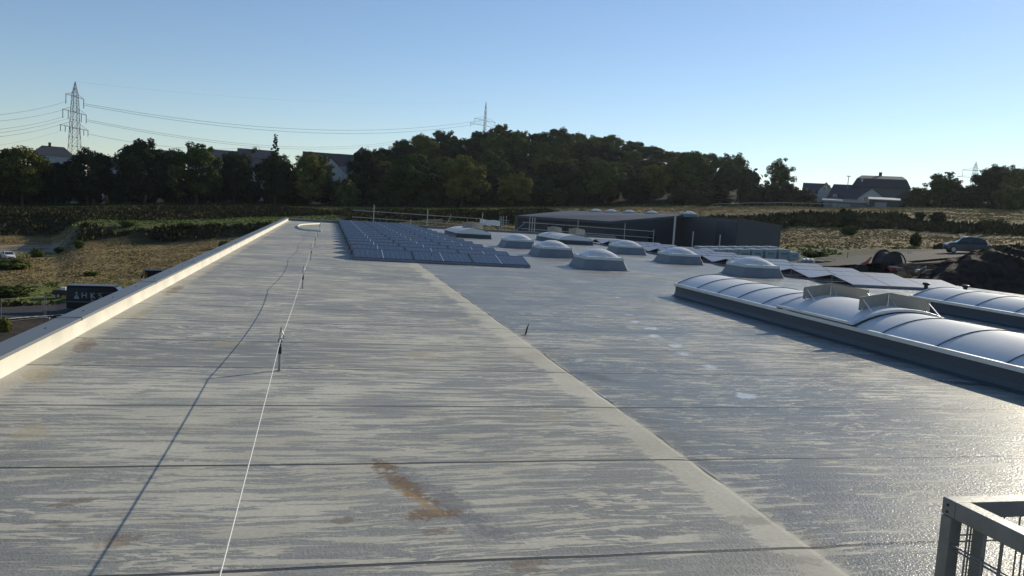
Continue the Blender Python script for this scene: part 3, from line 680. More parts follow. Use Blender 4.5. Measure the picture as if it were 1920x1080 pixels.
me.polygons.foreach_set('use_smooth', [True]*len(me.polygons))
gm = bpy.data.materials.new('ground_cover'); gm.use_nodes = True; t_ = gm.node_tree; b = t_.nodes['Principled BSDF']; b.inputs['Roughness'].default_value = .95; b.inputs['Specular IOR Level'].default_value = .1
at_ = node(t_, 'ShaderNodeAttribute', attribute_name='cover'); tc = node(t_, 'ShaderNodeTexCoord')
n1 = node(t_, 'ShaderNodeTexNoise'); n1.inputs['Scale'].default_value = .22; n1.inputs['Detail'].default_value = 8; n1.inputs['Roughness'].default_value = .65; t_.links.new(tc.outputs['Object'], n1.inputs[0])
mr = node(t_, 'ShaderNodeMapRange'); mr.inputs[1].default_value = .3; mr.inputs[2].default_value = .7; mr.inputs[3].default_value = .45; mr.inputs[4].default_value = 1.45; t_.links.new(n1.outputs[0], mr.inputs[0])
vm = node(t_, 'ShaderNodeVectorMath', operation='SCALE'); t_.links.new(at_.outputs['Color'], vm.inputs[0]); t_.links.new(mr.outputs[0], vm.inputs['Scale']); t_.links.new(vm.outputs[0], b.inputs['Base Color'])
bu = node(t_, 'ShaderNodeBump'); bu.inputs['Distance'].default_value = .5; bu.inputs['Strength'].default_value = .35
n2 = node(t_, 'ShaderNodeTexNoise'); n2.inputs['Scale'].default_value = 1.4; n2.inputs['Detail'].default_value = 6; t_.links.new(tc.outputs['Object'], n2.inputs[0]); t_.links.new(n2.outputs[0], bu.inputs['Height']); t_.links.new(bu.outputs[0], b.inputs['Normal'])
me.materials.append(gm); ground = link(bpy.data.objects.new('ground', me)); tag(ground, 'sloping rough meadow ground round the hall', None, None, 'structure')

# roads
ASPH = mat('asphalt', (.046, .046, .047), .95, 0, .12, noise=.15, nscale=.6); KERB = mat('kerb_stone', (.30, .29, .27), .8, noise=.1)
def strip(name, up, lo, material, lift=.05, label=None, n=60, kind='structure'):
    def samp(l, s_):
        f = s_*(len(l)-1); i = min(int(f), len(l)-2); f -= i; return (l[i][0]*(1-f)+l[i+1][0]*f, l[i][1]*(1-f)+l[i+1][1]*f)
    mb = MB(); vs = []
    m = 16
    for i in range(n+1):
        A_ = hit(*samp(up, i/n), dmin=50); B_ = hit(*samp(lo, i/n), dmin=50)
        for j in range(m+1):
            q = A_.lerp(B_, j/m); vs.append((q.x, q.y, gz(q.x, q.y)+lift))
    mb.add(vs, [(i*(m+1)+j, i*(m+1)+j+1, (i+1)*(m+1)+j+1, (i+1)*(m+1)+j) for i in range(n) for j in range(m)])
    o = mb.build(name, material, None, smooth=True, fix=False); return tag(o, label, None, None, kind)
strip('road', [(-140, 588), (0, 580), (122, 571), (330, 556)], [(-140, 610), (24, 600), (107, 594), (330, 578)], ASPH, .12, 'grey asphalt road below the left roof edge')
strip('kerb', [(-140, 610.5), (24, 600.5), (107, 594.5), (330, 578.5)], [(-140, 613), (24, 602.5), (107, 596), (330, 580)], KERB, .20, 'pale kerb along the near side of the left road')
strip('road', [(1525, 492), (1600, 483), (1700, 475.5), (1780, 471), (1960, 467)], [(1525, 502), (1600, 503), (1700, 494), (1780, 487), (1960, 479)], ASPH, .14, 'grey asphalt road passing the dark hatchback')

# ------------------------------------------------------------------ low plants nobody could count
def patches(name, label, material, N_, test, hmin, hmax, width, blades, dmin=80, dmax=262, azr=(-30, 55)):
    V, F = [], []
    tries = 0; cnt = 0
    while cnt < N_ and tries < N_*12:
        tries += 1
        a_ = math.radians(nr.uniform(*azr)); D = math.sqrt(nr.uniform(dmin**2, dmax**2)); x, y = D*math.sin(a_), D*math.cos(a_)
        r = sample(a_, D)
        if not test(r[1:], x, y): continue
        if onroad(x, y): continue
        cnt += 1; z = gz(x, y)-.01; H_ = nr.uniform(hmin, hmax)*(.6+.5*abs(nz(x*2, y*2)))
        for k in range(blades):
            an = nr.uniform(0, math.pi); w = width*nr.uniform(.5, 1.2); ox, oy = nr.normal(0, width*.6, 2); lx, ly = nr.normal(0, .25*H_, 2)
            hb = H_*nr.uniform(.6, 1.1); b0 = len(V)
            V += [(x+ox-w*math.cos(an)/2, y+oy-w*math.sin(an)/2, z), (x+ox+w*math.cos(an)/2, y+oy+w*math.sin(an)/2, z),
                  (x+ox+lx+w*.3*math.cos(an), y+oy+ly+w*.3*math.sin(an), z+hb*.8), (x+ox+lx-w*.1*math.cos(an), y+oy+ly, z+hb)]
            F.append((b0, b0+1, b0+2, b0+3))
    me = bpy.data.meshes.new(name); me.from_pydata(V, [], F); me.materials.append(material)
    return tag(link(bpy.data.objects.new(name, me)), label, 'vegetation', None, 'stuff')
def nearest(c, *want):
    ds = [(abs(c[0]-k[0])+abs(c[1]-k[1])+abs(c[2]-k[2]), n_) for n_, k in (('dry', DRYC), ('green', GRC), ('weed', WDC), ('lawn', LAWN), ('floor', FLOOR), ('soil', SOIL), ('gravel', GRAV))]
    return min(ds)[1] in want
def near_c(c, k): return abs(c[0]-k[0])+abs(c[1]-k[1])+abs(c[2]-k[2])
def onroad(x, y):
    D = math.hypot(x, y); a_ = math.atan2(x, y)
    return D < 92 and (a_ < .2 or a_ > .62 or (a_ > .5 and D < 84))
patches('dry_grass', 'dry tan meadow grass on the fields either side of the hall', DRY, 60000, lambda c, x, y: nearest(c, 'dry'), .05, .15, .34, 2)
patches('green_grass', 'green grass growing along the road verges and terrace', GREEN, 9000, lambda c, x, y: nearest(c, 'green', 'lawn'), .1, .35, .5, 3)
patches('weeds', 'dark weeds and scrub covering the embankments', WEED, 26000, lambda c, x, y: nearest(c, 'weed'), .25, .95, .75, 4)

# ------------------------------------------------------------------ trees
def leaf_mesh(lobes, nleaf, size, seed, oriented=True):
    r = np.random.RandomState(seed); w = np.array([l[3]**2*l[4] for l in lobes]); w = w/w.sum(); idx = r.choice(len(lobes), nleaf, p=w)
    L_ = np.array(lobes)[idx]; d = r.normal(size=(nleaf, 3)); d /= np.linalg.norm(d, axis=1)[:, None]
    rad = 1-np.abs(r.normal(0, .22, nleaf)); rad += (r.rand(nleaf) < .12)*r.rand(nleaf)*.35
    c = L_[:, :3] + d*np.stack([L_[:, 3], L_[:, 3], L_[:, 3]*L_[:, 4]], 1)*rad[:, None]
    u = r.normal(size=(nleaf, 3)); u += 0; u /= np.linalg.norm(u, axis=1)[:, None]
    cen = L_[:, :3]-np.array([lobes[0][0]*0, 0, np.mean([l[2] for l in lobes])]) if oriented else d; cen = cen/np.maximum(.01, np.linalg.norm(cen, axis=1))[:, None]; nn = d*.75 + cen*.75 + r.normal(0, .42, (nleaf, 3)); nn /= np.linalg.norm(nn, axis=1)[:, None]
    u = np.cross(nn, u); u /= np.linalg.norm(u, axis=1)[:, None]; v = np.cross(nn, u)
    s = size*r.uniform(.5, 1.25, nleaf)[:, None]
    V = np.stack([c-u*s*.5-v*s*.25, c+u*s*.45-v*s*.5, c+u*s*.6+v*s*.3, c-u*s*.2+v*s*.55], 1).reshape(-1, 3)
    F = np.arange(nleaf*4).reshape(-1, 4)
    me = bpy.data.meshes.new('crown'); me.vertices.add(len(V)); me.vertices.foreach_set('co', V.ravel())
    me.loops.add(nleaf*4); me.loops.foreach_set('vertex_index', F.ravel()); me.polygons.add(nleaf)
    me.polygons.foreach_set('loop_start', np.arange(0, nleaf*4, 4)); me.polygons.foreach_set('loop_total', np.full(nleaf, 4)); me.update(); me.validate()
    return me
def trunk_mesh(H, r0, seed, low=.3):
    r = random.Random(seed); mb = MB(); pts = [(0, 0, -.6)]
    for k in range(1, 6): pts.append((r.uniform(-.3, .3), r.uniform(-.3, .3), H*.75*k/5))
    mb.tube(pts, [r0*1.3, r0, r0*.8, r0*.6, r0*.4, r0*.2], 8)
    for k in range(7):
        a_ = r.uniform(0, 6.28); z = H*r.uniform(low, .6); l = H*r.uniform(.2, .33)
        mb.tube([(0, 0, z), (math.cos(a_)*l*.5, math.sin(a_)*l*.5, z+l*.35), (math.cos(a_)*l, math.sin(a_)*l, z+l*.9)], [r0*.4, r0*.25, r0*.08], 6)
    o = mb.build('trunk', BARK, None, fix=False); me = o.data; bpy.data.objects.remove(o); return me
protos = {}
def proto(kind, seed):
    r = random.Random(seed*13+5); H = 18.0; lobes = [] 
    def shell(n_, zc_, rz_, rx_, q0, q1, inner=.55, fl=.85, skew=1.0):
        for k in range(n_):
            u_ = r.uniform(-1, 1); a_ = r.uniform(0, 6.28); s_ = math.sqrt(1-u_*u_); f_ = r.uniform(inner, 1.0)
            wob = 1+.10*math.sin(3*a_+seed)+.08*math.sin(5*u_+2*a_+seed)
            q = r.uniform(q0, q1)
            lobes.append(((rx_*wob*f_-q*.45)*s_*math.cos(a_), (rx_*wob*f_-q*.45)*s_*math.sin(a_), zc_+rz_*u_*f_*wob*skew, q, fl))
    if kind == 'round':
        lobes.append((0, 0, 9.8, 4.8, 1.25)); shell(58, 9.9, 7.2, 6.7, .8, 2.0, .72); shell(34, 10.0, 7.2, 6.8, .5, 1.1, .85); n_, s_ = 16000, .44
    elif kind == 'broad':
        lobes.append((0, 0, 9.2, 4.9, 1.1)); shell(50, 9.2, 7.0, 6.8, .9, 2.1, .68); shell(38, 9.4, 7.4, 7.0, .5, 1.2, .78); n_, s_ = 16000, .44
        for k in range(5):
            x_, y_ = r.uniform(-4, 4), r.uniform(-4, 4)
            for q in range(3): lobes.append((x_+r.uniform(-1.2, 1.2), y_+r.uniform(-1.2, 1.2), 13.2+q*.8, 1.3-.2*q, 1.))
    elif kind == 'loose':
        shell(60, 10.4, 6.8, 6.4, .9, 1.7, .25, .8); shell(44, 10.5, 7.0, 6.4, .5, 1.1, .55, .8); n_, s_ = 10000, .46
    elif kind == 'conifer':
        for k in range(70):
            z = 1.5+16.2*(k/69)**.9; rr = 3.0*(1-(z-1)/18.5)+.15; a_ = k*2.4; f_ = r.uniform(.35, 1)
            lobes.append((rr*f_*math.cos(a_), rr*f_*math.sin(a_), z, rr*.34+.12, .45))
        n_, s_ = 6500, .36
    elif kind == 'bush':
        shell(40, 6.4, 5.6, 5.8, 1.0, 2.6, .35, .9); shell(36, 6.9, 6.2, 6.3, .7, 1.4, .75, 1.); n_, s_ = 5500, .75
    elif kind == 'young':
        for k in range(22):
            z = 5+r.uniform(0, 12); lobes.append((r.uniform(-2.4, 2.4)*(1-(z-5)/15), r.uniform(-2.4, 2.4)*(1-(z-5)/15), z, r.uniform(.6, 1.3), 1.))
        n_, s_ = 2200, .6
    return leaf_mesh(lobes, n_, s_, seed), trunk_mesh(H, .34 if kind != 'young' else .2, seed)
def get(kind, seed):
    if (kind, seed) not in protos: protos[(kind, seed)] = proto(kind, seed)
    return protos[(kind, seed)]
matd = {'g': LEAF, 'd': LEAF_D, 'w': LEAF_W, 'c': CONIF}
mcopy = {}
def tree(kind, seed, loc, height, width, mk, label, name='tree', group=None, cat='tree'):
    cm, tm = get(kind, seed); key = (kind, seed, mk)
    if key not in mcopy:
        m2 = cm.copy(); m2.materials.clear(); m2.materials.append(matd[mk]); mcopy[key] = m2
    t = thing(name, label, cat, loc, 0, group); t.rotation_euler = (0, 0, rnd.uniform(0, 6.28))
    sw = width/14.4 if kind not in ('conifer', 'young') else width/6.; sh = height/(18.0 if kind != 'bush' else 13.2)
    t.scale = (sw, sw, sh)
    link(bpy.data.objects.new('crown' if kind != 'bush' else 'foliage', mcopy[key]), t); link(bpy.data.objects.new('trunk' if kind != 'bush' else 'stem', tm), t); return t
def tree_px(px, top, half, D, mk, kind, seed, label, **kw):
    p = at(px, top, D); g = gz(p.x, p.y); dep = D*math.cos(math.atan((px-CX)/FOC)*.9)
    return tree(kind, seed, (p.x, p.y, g-.2), max(2, p.z-g+.2), 2*half*dep/FOC, mk, label, **kw)
FR = 'row of trees along the lawn'
front = [
 (-22, 283, 46, 262, 'd', 'round', 1, 'dark tree cut by the left picture edge'),
 (42, 266, 50, 258, 'w', 'round', 2, 'round yellowish green tree near the left edge, left of the dark hipped house'),
 (105, 300, 34, 264, 'd', 'round', 3, 'low dark tree in front of the white house wall below the dark hipped roof'),
 (166, 270, 46, 260, 'd', 'broad', 1, 'dark tree just right of the tall left pylon'),
 (222, 318, 38, 262, 'd', 'bush', 2, 'low dark tree between two big crowns below the grey gable'),
 (272, 260, 50, 258, 'd', 'round', 4, 'darkest broad tree, hiding the grey gabled house'),
 (371, 268, 56, 254, 'g', 'round', 5, 'green tree standing free on the lawn with a thin visible trunk'),
 (443, 272, 36, 262, 'd', 'broad', 2, 'dark narrow tree in front of the long grey roofs'),
 (520, 284, 46, 258, 'd', 'round', 1, 'dark rounded tree below the spiky conifer'),
 (587, 279, 44, 254, 'w', 'round', 2, 'olive tree lit on its right side beside the white gable wall'),
 (650, 336, 34, 250, 'g', 'bush', 1, 'low leafy bush tree below the white gable wall'),
 (690, 275, 40, 262, 'd', 'round', 3, 'tall dark domed tree right of the brown roofed house'),
 (772, 290, 54, 254, 'g', 'round', 4, 'broad domed tree with lit top, left of the twin domed one'),
 (870, 291, 54, 250, 'w', 'round', 5, 'broad domed tree with yellow green right edge, in front of the wood'),
 (968, 321, 36, 244, 'w', 'round', 1, 'smaller lit round tree above the end of the solar array'),
 (1044, 352, 22, 236, 'g', 'young', 2, 'small slender shrub tree left of the dark hall roof'),
 (1048, 298, 44, 262, 'd', 'broad', 1, 'dark tree standing over the small slender shrub tree'),
 (1140, 297, 42, 250, 'g', 'round', 3, 'round olive tree above the far dome skylights'),
 (1092, 318, 36, 258, 'd', 'round', 4, 'dark tree in the gap left of the round olive tree'),
 (1232, 300, 38, 250, 'w', 'broad', 2, 'olive tree above the right end of the dark hall roof'),
 (1190, 330, 34, 246, 'd', 'round', 2, 'low dark tree between the two olive trees above the dark hall'),
 (1305, 276, 44, 256, 'g', 'broad', 3, 'tall leafy tree near the right end of the wood'),
 (1290, 345, 42, 236, 'd', 'bush', 3, 'dark shrub below the tall leafy tree at the wood end'),
 (1352, 338, 24, 228, 'c', 'conifer', 1, 'dark narrow conifer at the foot of the wood end'),
 (1374, 281, 32, 262, 'g', 'broad', 1, 'open crowned tree at the right end of the wood'),
 (1404, 318, 13, 268, 'g', 'loose', 2, 'small thin tree on the right shoulder of the wood'),
 (1465, 296, 32, 240, 'g', 'loose', 4, 'loose open tree standing alone left of the right hand houses'),
 (1770, 318, 38, 205, 'g', 'loose', 1, 'loose tree just right of the big hipped farmhouse'),
 (1808, 350, 38, 200, 'd', 'bush', 1, 'low rounded dark tree right of the loose tree by the farmhouse'),
 (1862, 312, 40, 210, 'd', 'round', 4, 'dark tree in front of the faint right pylon'),
 (1885, 302, 34, 222, 'g', 'broad', 1, 'higher tree behind the dark one near the right edge'),
 (1930, 306, 44, 200, 'g', 'broad', 2, 'tree cut by the right picture edge'),
 (1898, 345, 34, 185, 'g', 'bush', 2, 'pale leafy bush near the right edge in front of the trees'),
]
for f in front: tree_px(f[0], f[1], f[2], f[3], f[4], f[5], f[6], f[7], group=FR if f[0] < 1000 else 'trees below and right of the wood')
tree_px(517, 250, 17, 285, 'c', 'conifer', 2, 'tall spiky conifer rising above the row, right of the grey roofs')
tree_px(478, 270, 18, 330, 'g', 'round', 2, 'small round tree behind the long grey roofs')
tree_px(216, 284, 5, 330, 'c', 'conifer', 1, 'tiny pointed conifer left of the grey gabled house'); tree_px(207, 288, 5, 332, 'g', 'round', 2, 'tiny round tree behind the gap by the pointed conifer')
tree_px(1560, 355, 40, 300, 'd', 'broad', 2, 'dark tree behind the right hand houses')
tree_px(1725, 350, 26, 262, 'g', 'round', 1, 'rounded tree peeping out right of the farmhouse roof')
# hedge behind the loose tree
for i, (px, top) in enumerate(((1408, 345), (1440, 341), (1474, 342), (1505, 352))):
    tree_px(px, top, 30, 222+2*i, 'd', 'bush', 1+i % 3, ['dark hedge clump right of the wood end', 'dark hedge clump under the loose open tree, left one', 'dark hedge clump under the loose open tree, right one', 'dark hedge clump touching the white gabled house'][i], name='hedge_bush', cat='bush', group='dark hedge by the houses')
# the wood on the hill
sil = [(700, 300), (716, 270), (745, 256), (770, 246), (800, 240), (835, 248), (868, 252), (900, 240), (930, 236), (956, 226), (985, 240), (1010, 243), (1040, 236), (1075, 245), (1105, 252), (1135, 250), (1165, 256), (1195, 266), (1225, 270), (1255, 274), (1285, 276), (1315, 284), (1345, 292), (1362, 305)]
sx = [s[0] for s in sil]; sy = [s[1] for s in sil]; k = 0
for rowi, (D, dy, step, kinds) in enumerate(((345, -2, 36, ('broad', 'round', 'broad')), (325, 18, 42, ('broad', 'round')), (305, 42, 46, ('round', 'broad')), (285, 68, 50, ('broad', 'round')), (270, 92, 50, ('round', 'broad')))):
    px = 712 + rowi*8 + 5
    while px < 1338-rowi*5:
        top = float(np.interp(px, sx, sy)) + dy + rnd.uniform(-5, 11)
        if top < 345:
            k += 1
            tree_px(px, top, rnd.uniform(24, 37), D, rnd.choice('ggdw') if rowi < 3 else rnd.choice('gddw'), kinds[k % len(kinds)], 1+k % 4, 'leafy tree of the dense dark wood on the hill', group='trees of the wood on the hill')
        px += step*rnd.uniform(.85, 1.15)
# undergrowth behind the front row: one mass
def mass(name, label, pts, hh, depth, mk, seed, n_=15000, size=1.1):
    lobes = []
    for i in range(len(pts)-1):
        a_, b_ = pts[i], pts[i+1]; L_ = (b_-a_).length; m = max(2, int(L_/3))
        for q in range(m):
            p = a_.lerp(b_, q/m); lobes.append((p.x+rnd.uniform(-depth, depth), p.y+rnd.uniform(-depth, depth), gz(p.x, p.y)+hh*rnd.uniform(.2, .62), hh*rnd.uniform(.33, .5), 1.0))
    me = leaf_mesh(lobes, n_, size, seed, False); me.materials.append(matd[mk]); me.name = name
    return tag(link(bpy.data.objects.new(name, me)), label, 'undergrowth', None, 'stuff')
def base_pts(pxs, D): return [Vector((at(p, 390, D).x, at(p, 390, D).y, 0)) for p in pxs]
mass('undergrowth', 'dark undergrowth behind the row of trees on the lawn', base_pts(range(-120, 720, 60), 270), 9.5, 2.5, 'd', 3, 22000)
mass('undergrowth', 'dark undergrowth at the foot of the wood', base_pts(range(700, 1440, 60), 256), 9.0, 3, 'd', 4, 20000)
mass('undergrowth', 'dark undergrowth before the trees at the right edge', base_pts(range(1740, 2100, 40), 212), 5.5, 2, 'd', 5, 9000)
# single bushes out in the fields
bl = [(70, 468, 12, 14, 'g', 'small dark green bush at the edge of the gravel patch'), (240, 414, 18, 12, 'g', 'light green bush on top of the left terrace'), (22, 488, 34, 17, 'g', 'green scrub bush in front of the parked cars at the left edge'),
      (112, 464, 12, 9, 'd', 'little dark bush right of the gravel patch'), (148, 452, 10, 14, 'g', 'green bush at the left end of the dark terrace bank'), (420, 452, 12, 12, 'g', 'green bush beside the far part of the left parapet'),
      (1590, 400, 18, 26, 'd', 'large dark bush in front of the garage wall, upper right field'), (1725, 398, 10, 15, 'd', 'round dark bush, left of two on the upper right field'), (1757, 400, 16, 18, 'd', 'wide dark bush, right of two on the upper right field'),
      (1716, 440, 12, 22, 'd', 'dark bush standing left of the hatchback'), (1592, 425, 18, 16, 'g', 'green weed bush in the middle of the lower right field'), (1680, 398, 8, 12, 'g', 'small bush between the farm and the two dark bushes'),
      (20, 540, 34, 18, 'g', 'green scrub beside the road at the left edge'), (170, 508, 14, 9, 'g', 'low green clump in the middle of the left field'), (1528, 470, 30, 12, 'g', 'bright green clump right of the insulation boxes'),
      (8, 598, 14, 24, 'w', 'straggly yellowish bush at the left edge below the road'), (350, 418, 18, 8, 'g', 'low bush on the terrace edge before the left trees'),
      (1498, 408, 16, 12, 'd', 'dark scrub at the left end of the right bank'), (1860, 412, 26, 12, 'g', 'scrub patch on the far right field'), (1640, 412, 22, 14, 'd', 'dark scrub on the right bank below the farm')]
for i, (px, py, half, hh, mk, lab) in enumerate(bl):
    q = hit(px, py+hh); D = math.hypot(q.x, q.y)
    tree('bush', 1+i % 3, (q.x, q.y, q.z-.15), hh*D/FOC*1.15, 2*half*D/FOC, mk, lab, name='bush', cat='bush', group='bushes in the fields')
for i, (px, top, half, lab) in enumerate(((201, 360, 5, 'thin sapling at the edge of the lawn, left of the free standing tree'), (176, 370, 4, 'shorter thin sapling left of the other one on the lawn'))):
    tree_px(px, top, half, 246, 'w', 'young', 1, lab, name='sapling', cat='sapling', group='saplings on the lawn')
# ------------------------------------------------------------------ houses
ROOFD = mat('roof_tiles_dark', (.045, .045, .05), .6, noise=.12, nscale=1.5); ROOFG = mat('roof_tiles_grey', (.055, .057, .064), .6, noise=.1, nscale=1.5)
ROOFB = mat('roof_tiles_brown', (.085, .055, .045), .7, noise=.12, nscale=1.5); RENDER_W = mat('white_render', (.44, .43, .41), .8, noise=.05); RENDER_G = mat('grey_render', (.13, .13, .135), .8, noise=.05)
BRICK = mat('chimney_brick', (.12, .06, .045), .8, noise=.15, nscale=5)
def house(label, px0, px1, eave, ridge, D, rot, wallm, roofm, depth=9, hip=0.0, wins=(), chim=None, gable_front=False, below=8, ridge_in=None):
    """block between two picture columns; roof ridge runs across (or towards us for gable_front)"""
    a_, b_ = at(px0, eave, D), at(px1, eave, D); c = (a_+b_)/2; w = (Vector((b_.x-a_.x, b_.y-a_.y, 0))).length
    ang = math.atan2(b_.y-a_.y, b_.x-a_.x) + rot
    zr = at((px0+px1)/2, ridge, D).z; ze = c.z; g = min(gz(a_.x, a_.y), gz(b_.x, b_.y))-.5; g = min(g, ze-4)
    t = thing('house', label, 'house', (c.x, c.y, g), ang)
    h, hr = ze-g, zr-g; x0, x1 = -w/2, w/2; y0, y1 = 0, depth; o = .35
    mb = MB(); mb.box(x0, x1, y0, y1, 0, h)
    if gable_front: mb.add([(x0, y0, h), (x1, y0, h), (0, y0, hr-.1), (x0, y1, h), (x1, y1, h), (0, y1, hr-.1)], [(0, 1, 2), (3, 5, 4)])
    elif hip == 0: mb.add([(x0, y0, h), (x0, y1, h), (x0, (y0+y1)/2, hr-.1), (x1, y0, h), (x1, y1, h), (x1, (y0+y1)/2, hr-.1)], [(0, 2, 1), (3, 4, 5)])
    wl = mb.build('wall', wallm, t)
    mb = MB(); th = .22
    if gable_front:
        k = (hr-h)/(w/2); e = h-o*k
        for s_ in (-1, 1):
            mb.hexa([(s_*(w/2+o), y0-o, e), (0, y0-o, hr), (0, y1+o, hr), (s_*(w/2+o), y1+o, e), (s_*(w/2+o), y0-o, e+th), (0, y0-o, hr+th), (0, y1+o, hr+th), (s_*(w/2+o), y1+o, e+th)])
    else:
        ym = (y0+y1)/2; k = (hr-h)/(ym-y0); e = h-o*k; hx = hip*w
        A_ = [(x0-o, y0-o, e), (x1+o, y0-o, e), (x1+o, y1+o, e), (x0-o, y1+o, e)]
        if hip:
            mb.add(A_+[(x0+hx, ym, hr), (x1-hx, ym, hr)], [(0, 1, 5, 4), (1, 2, 5), (2, 3, 4, 5), (3, 0, 4), (0, 3, 2, 1)])
        else:
            for s_, ye in ((0, y0-o), (1, y1+o)):
                mb.hexa([(x0-o, ye, e), (x1+o, ye, e), (x1+o, ym, hr), (x0-o, ym, hr), (x0-o, ye, e+th), (x1+o, ye, e+th), (x1+o, ym, hr+th), (x0-o, ym, hr+th)])
    rf = mb.build('roof', roofm, t)
    if chim is not None:
        mb = MB(); cx_ = x0+w*chim; ycm = (y0+y1)/2
        mb.box(cx_-.4, cx_+.4, ycm-.4, ycm+.4, hr-.8, hr+1.0); mb.box(cx_-.47, cx_+.47, ycm-.47, ycm+.47, hr+1.0, hr+1.15); mb.build('chimney', BRICK, rf)
    for (u, zf, ww, hh) in wins:
        xw = x0+w*u; zw = h*zf if zf <= 1 else h+(hr-h)*(zf-1)
        mb = MB(); mb.box(xw-ww/2-.08, xw+ww/2+.08, y0-.05, y0-.004, zw-.08, zw+hh+.08); fr = mb.build('window', WHITEP, t)
        mb = MB(); mb.box(xw-ww/2, xw+ww/2, y0-.065, y0-.052, zw, zw+hh); mb.build('pane', WINDOW, fr)
    return t
house('white house with a dark hipped roof and chimney left of the tall pylon', 58, 140, 291, 273, 300, 0, RENDER_W, ROOFD, 12, .24, wins=((.3, .72, 1.2, 1.3), (.5, .72, 1.2, 1.3), (.7, .72, 1.2, 1.3)), chim=.42)
house('low dark roofed house in the gap below the tiny pointed conifer', 186, 240, 316, 295, 292, 0, RENDER_W, ROOFD, 10, .2)
house('grey gabled house half hidden by the darkest tree', 224, 254, 291, 272, 312, 0, RENDER_G, ROOFD, 10, gable_front=True)
house('long house with a pale grey roof behind the green free standing tree', 256, 345, 297, 281, 330, 0, RENDER_G, ROOFG, 10)
house('long pale grey roofed house behind the narrow dark tree', 352, 452, 296, 280, 335, 0, RENDER_W, ROOFG, 10)
house('house with a dark cross gable between grey roofs', 446, 516, 296, 280, 325, 0, RENDER_G, ROOFG, 10)
house('small white gabled wall house left of the rounded dark tree', 470, 530, 322, 298, 290, 0, RENDER_W, ROOFD, 10, gable_front=True)
house('brown roofed house with white wall behind the olive tree', 568, 642, 308, 286, 312, 0, RENDER_W, ROOFB, 10, wins=((.85, .75, 1, 1.2),))
house('white gabled house right of the olive tree', 586, 652, 326, 296, 286, 0, RENDER_W, ROOFD, 10, gable_front=True, wins=((.78, .8, 1.1, 1.2),))
house('grey roofed house between the brown roof and the domed tree', 632, 690, 310, 290, 330, 0, RENDER_W, ROOFG, 9)
house('dark gabled house next to the tall dark domed tree', 650, 705, 305, 276, 318, 0, RENDER_G, ROOFD, 9, gable_front=True)
# right hand farm group
def mansard(label, px0, px1, eave, knee, ridge, base, D, wallm, roofm):
    a_, b_ = at(px0, eave, D), at(px1, eave, D); c = (a_+b_)/2; w = Vector((b_.x-a_.x, b_.y-a_.y, 0)).length; ang = math.atan2(b_.y-a_.y, b_.x-a_.x)
    z_ = lambda py: at((px0+px1)/2, py, D).z
    g = min(z_(base), gz(c.x, c.y)) - .5; t = thing('farmhouse', label, 'house', (c.x, c.y, g), ang); h = z_(eave)-g; hk = z_(knee)-g; hr = z_(ridge)-g; dp = 12
    mb = MB(); mb.box(-w/2+.3, w/2-.3, 0, dp, 0, h); mb.build('wall', wallm, t)
    def rect(ix, iy, z): return [(-w/2-.3+ix, -.4+iy, z), (w/2+.3-ix, -.4+iy, z), (w/2+.3-ix, dp+.4-iy, z), (-w/2-.3+ix, dp+.4-iy, z)]
    mb = MB(); mb.rings([rect(0, 0, h), rect(0, 0, h+.15), rect(w*.085, 1.6, hk), rect(w*.16, 5.6, hr)]); rf = mb.build('roof', roofm, t)
    mb = MB(); mb.box(-w*.03-.4, -w*.03+.4, dp/2-.4, dp/2+.4, hr-.2, hr+1.0); mb.build('chimney', BRICK, rf)
    mb = MB(); mb.box(-w*.36, -w*.36+.5, .55, 1.2, h+1.0, h+2.4); mb.build('dormer', RENDER_W, rf)
    return t
mansard('big farmhouse with a dark half hipped roof and small chimney on the right', 1598, 1706, 353, 335, 327.5, 378, 232, RENDER_G, ROOFD)
house('white gabled house with dark roof, leftmost of the right hand houses', 1534, 1562, 357, 343, 238, 0, RENDER_W, ROOFD, 12, gable_front=True, wins=((.4, .95, .8, 1.2), (.68, 1.1, .7, 1.2)))
house('dark roof wing left of the white gable house on the right', 1506, 1545, 362, 343, 246, 0, RENDER_W, ROOFD, 10)
house('dark tiled house between the white gable and the big farmhouse', 1553, 1615, 370, 344, 228, 0, RENDER_W, ROOFD, 10, hip=.12, wins=((.2, .9, .8, 1.0),))
house('pale gabled barn in front of the big farmhouse', 1608, 1660, 372, 353, 216, 0, RENDER_W, ROOFD, 12, gable_front=True, wins=((.3, .80, 1.0, 1.1),))
house('dark tiled roof sloping in front of the pale gabled barn', 1580, 1636, 372, 354, 219, 0, RENDER_W, ROOFD, 7, hip=.05)
house('dark gabled barn at the right end of the farm', 1668, 1728, 378, 357, 214, 0, ROOFD, ROOFD, 14, gable_front=True)
def shed(label, px0, px1, top, D, depth, lean, wallm, roofm, H_=2.6):
    a_, b_ = at(px0, top, D), at(px1, top, D); c = (a_+b_)/2; w = Vector((b_.x-a_.x, b_.y-a_.y, 0)).length; g = gz(c.x, c.y)-.3; h = max(1.6, c.z-g)
    t = thing('garage', label, 'shed', (c.x, c.y, g), math.atan2(b_.y-a_.y, b_.x-a_.x))
    mb = MB(); mb.box(-w/2, w/2, 0, depth, 0, h); mb.build('wall', wallm, t)
    mb = MB(); o = .3; mb.hexa([(-w/2-o, -o, h+.0), (w/2+o, -o, h), (w/2+o, depth+o, h+lean), (-w/2-o, depth+o, h+lean), (-w/2-o, -o, h+.18), (w/2+o, -o, h+.18), (w/2+o, depth+o, h+lean+.18), (-w/2-o, depth+o, h+lean+.18)]); mb.build('roof', roofm, t)
    mb = MB(); mb.box(-w*.3, w*.1, -.05, -.004, .1, h*.75); mb.build('door', GREYP, t)
FLATR = mat('flat_roof_sheet', (.40, .40, .39), .6)
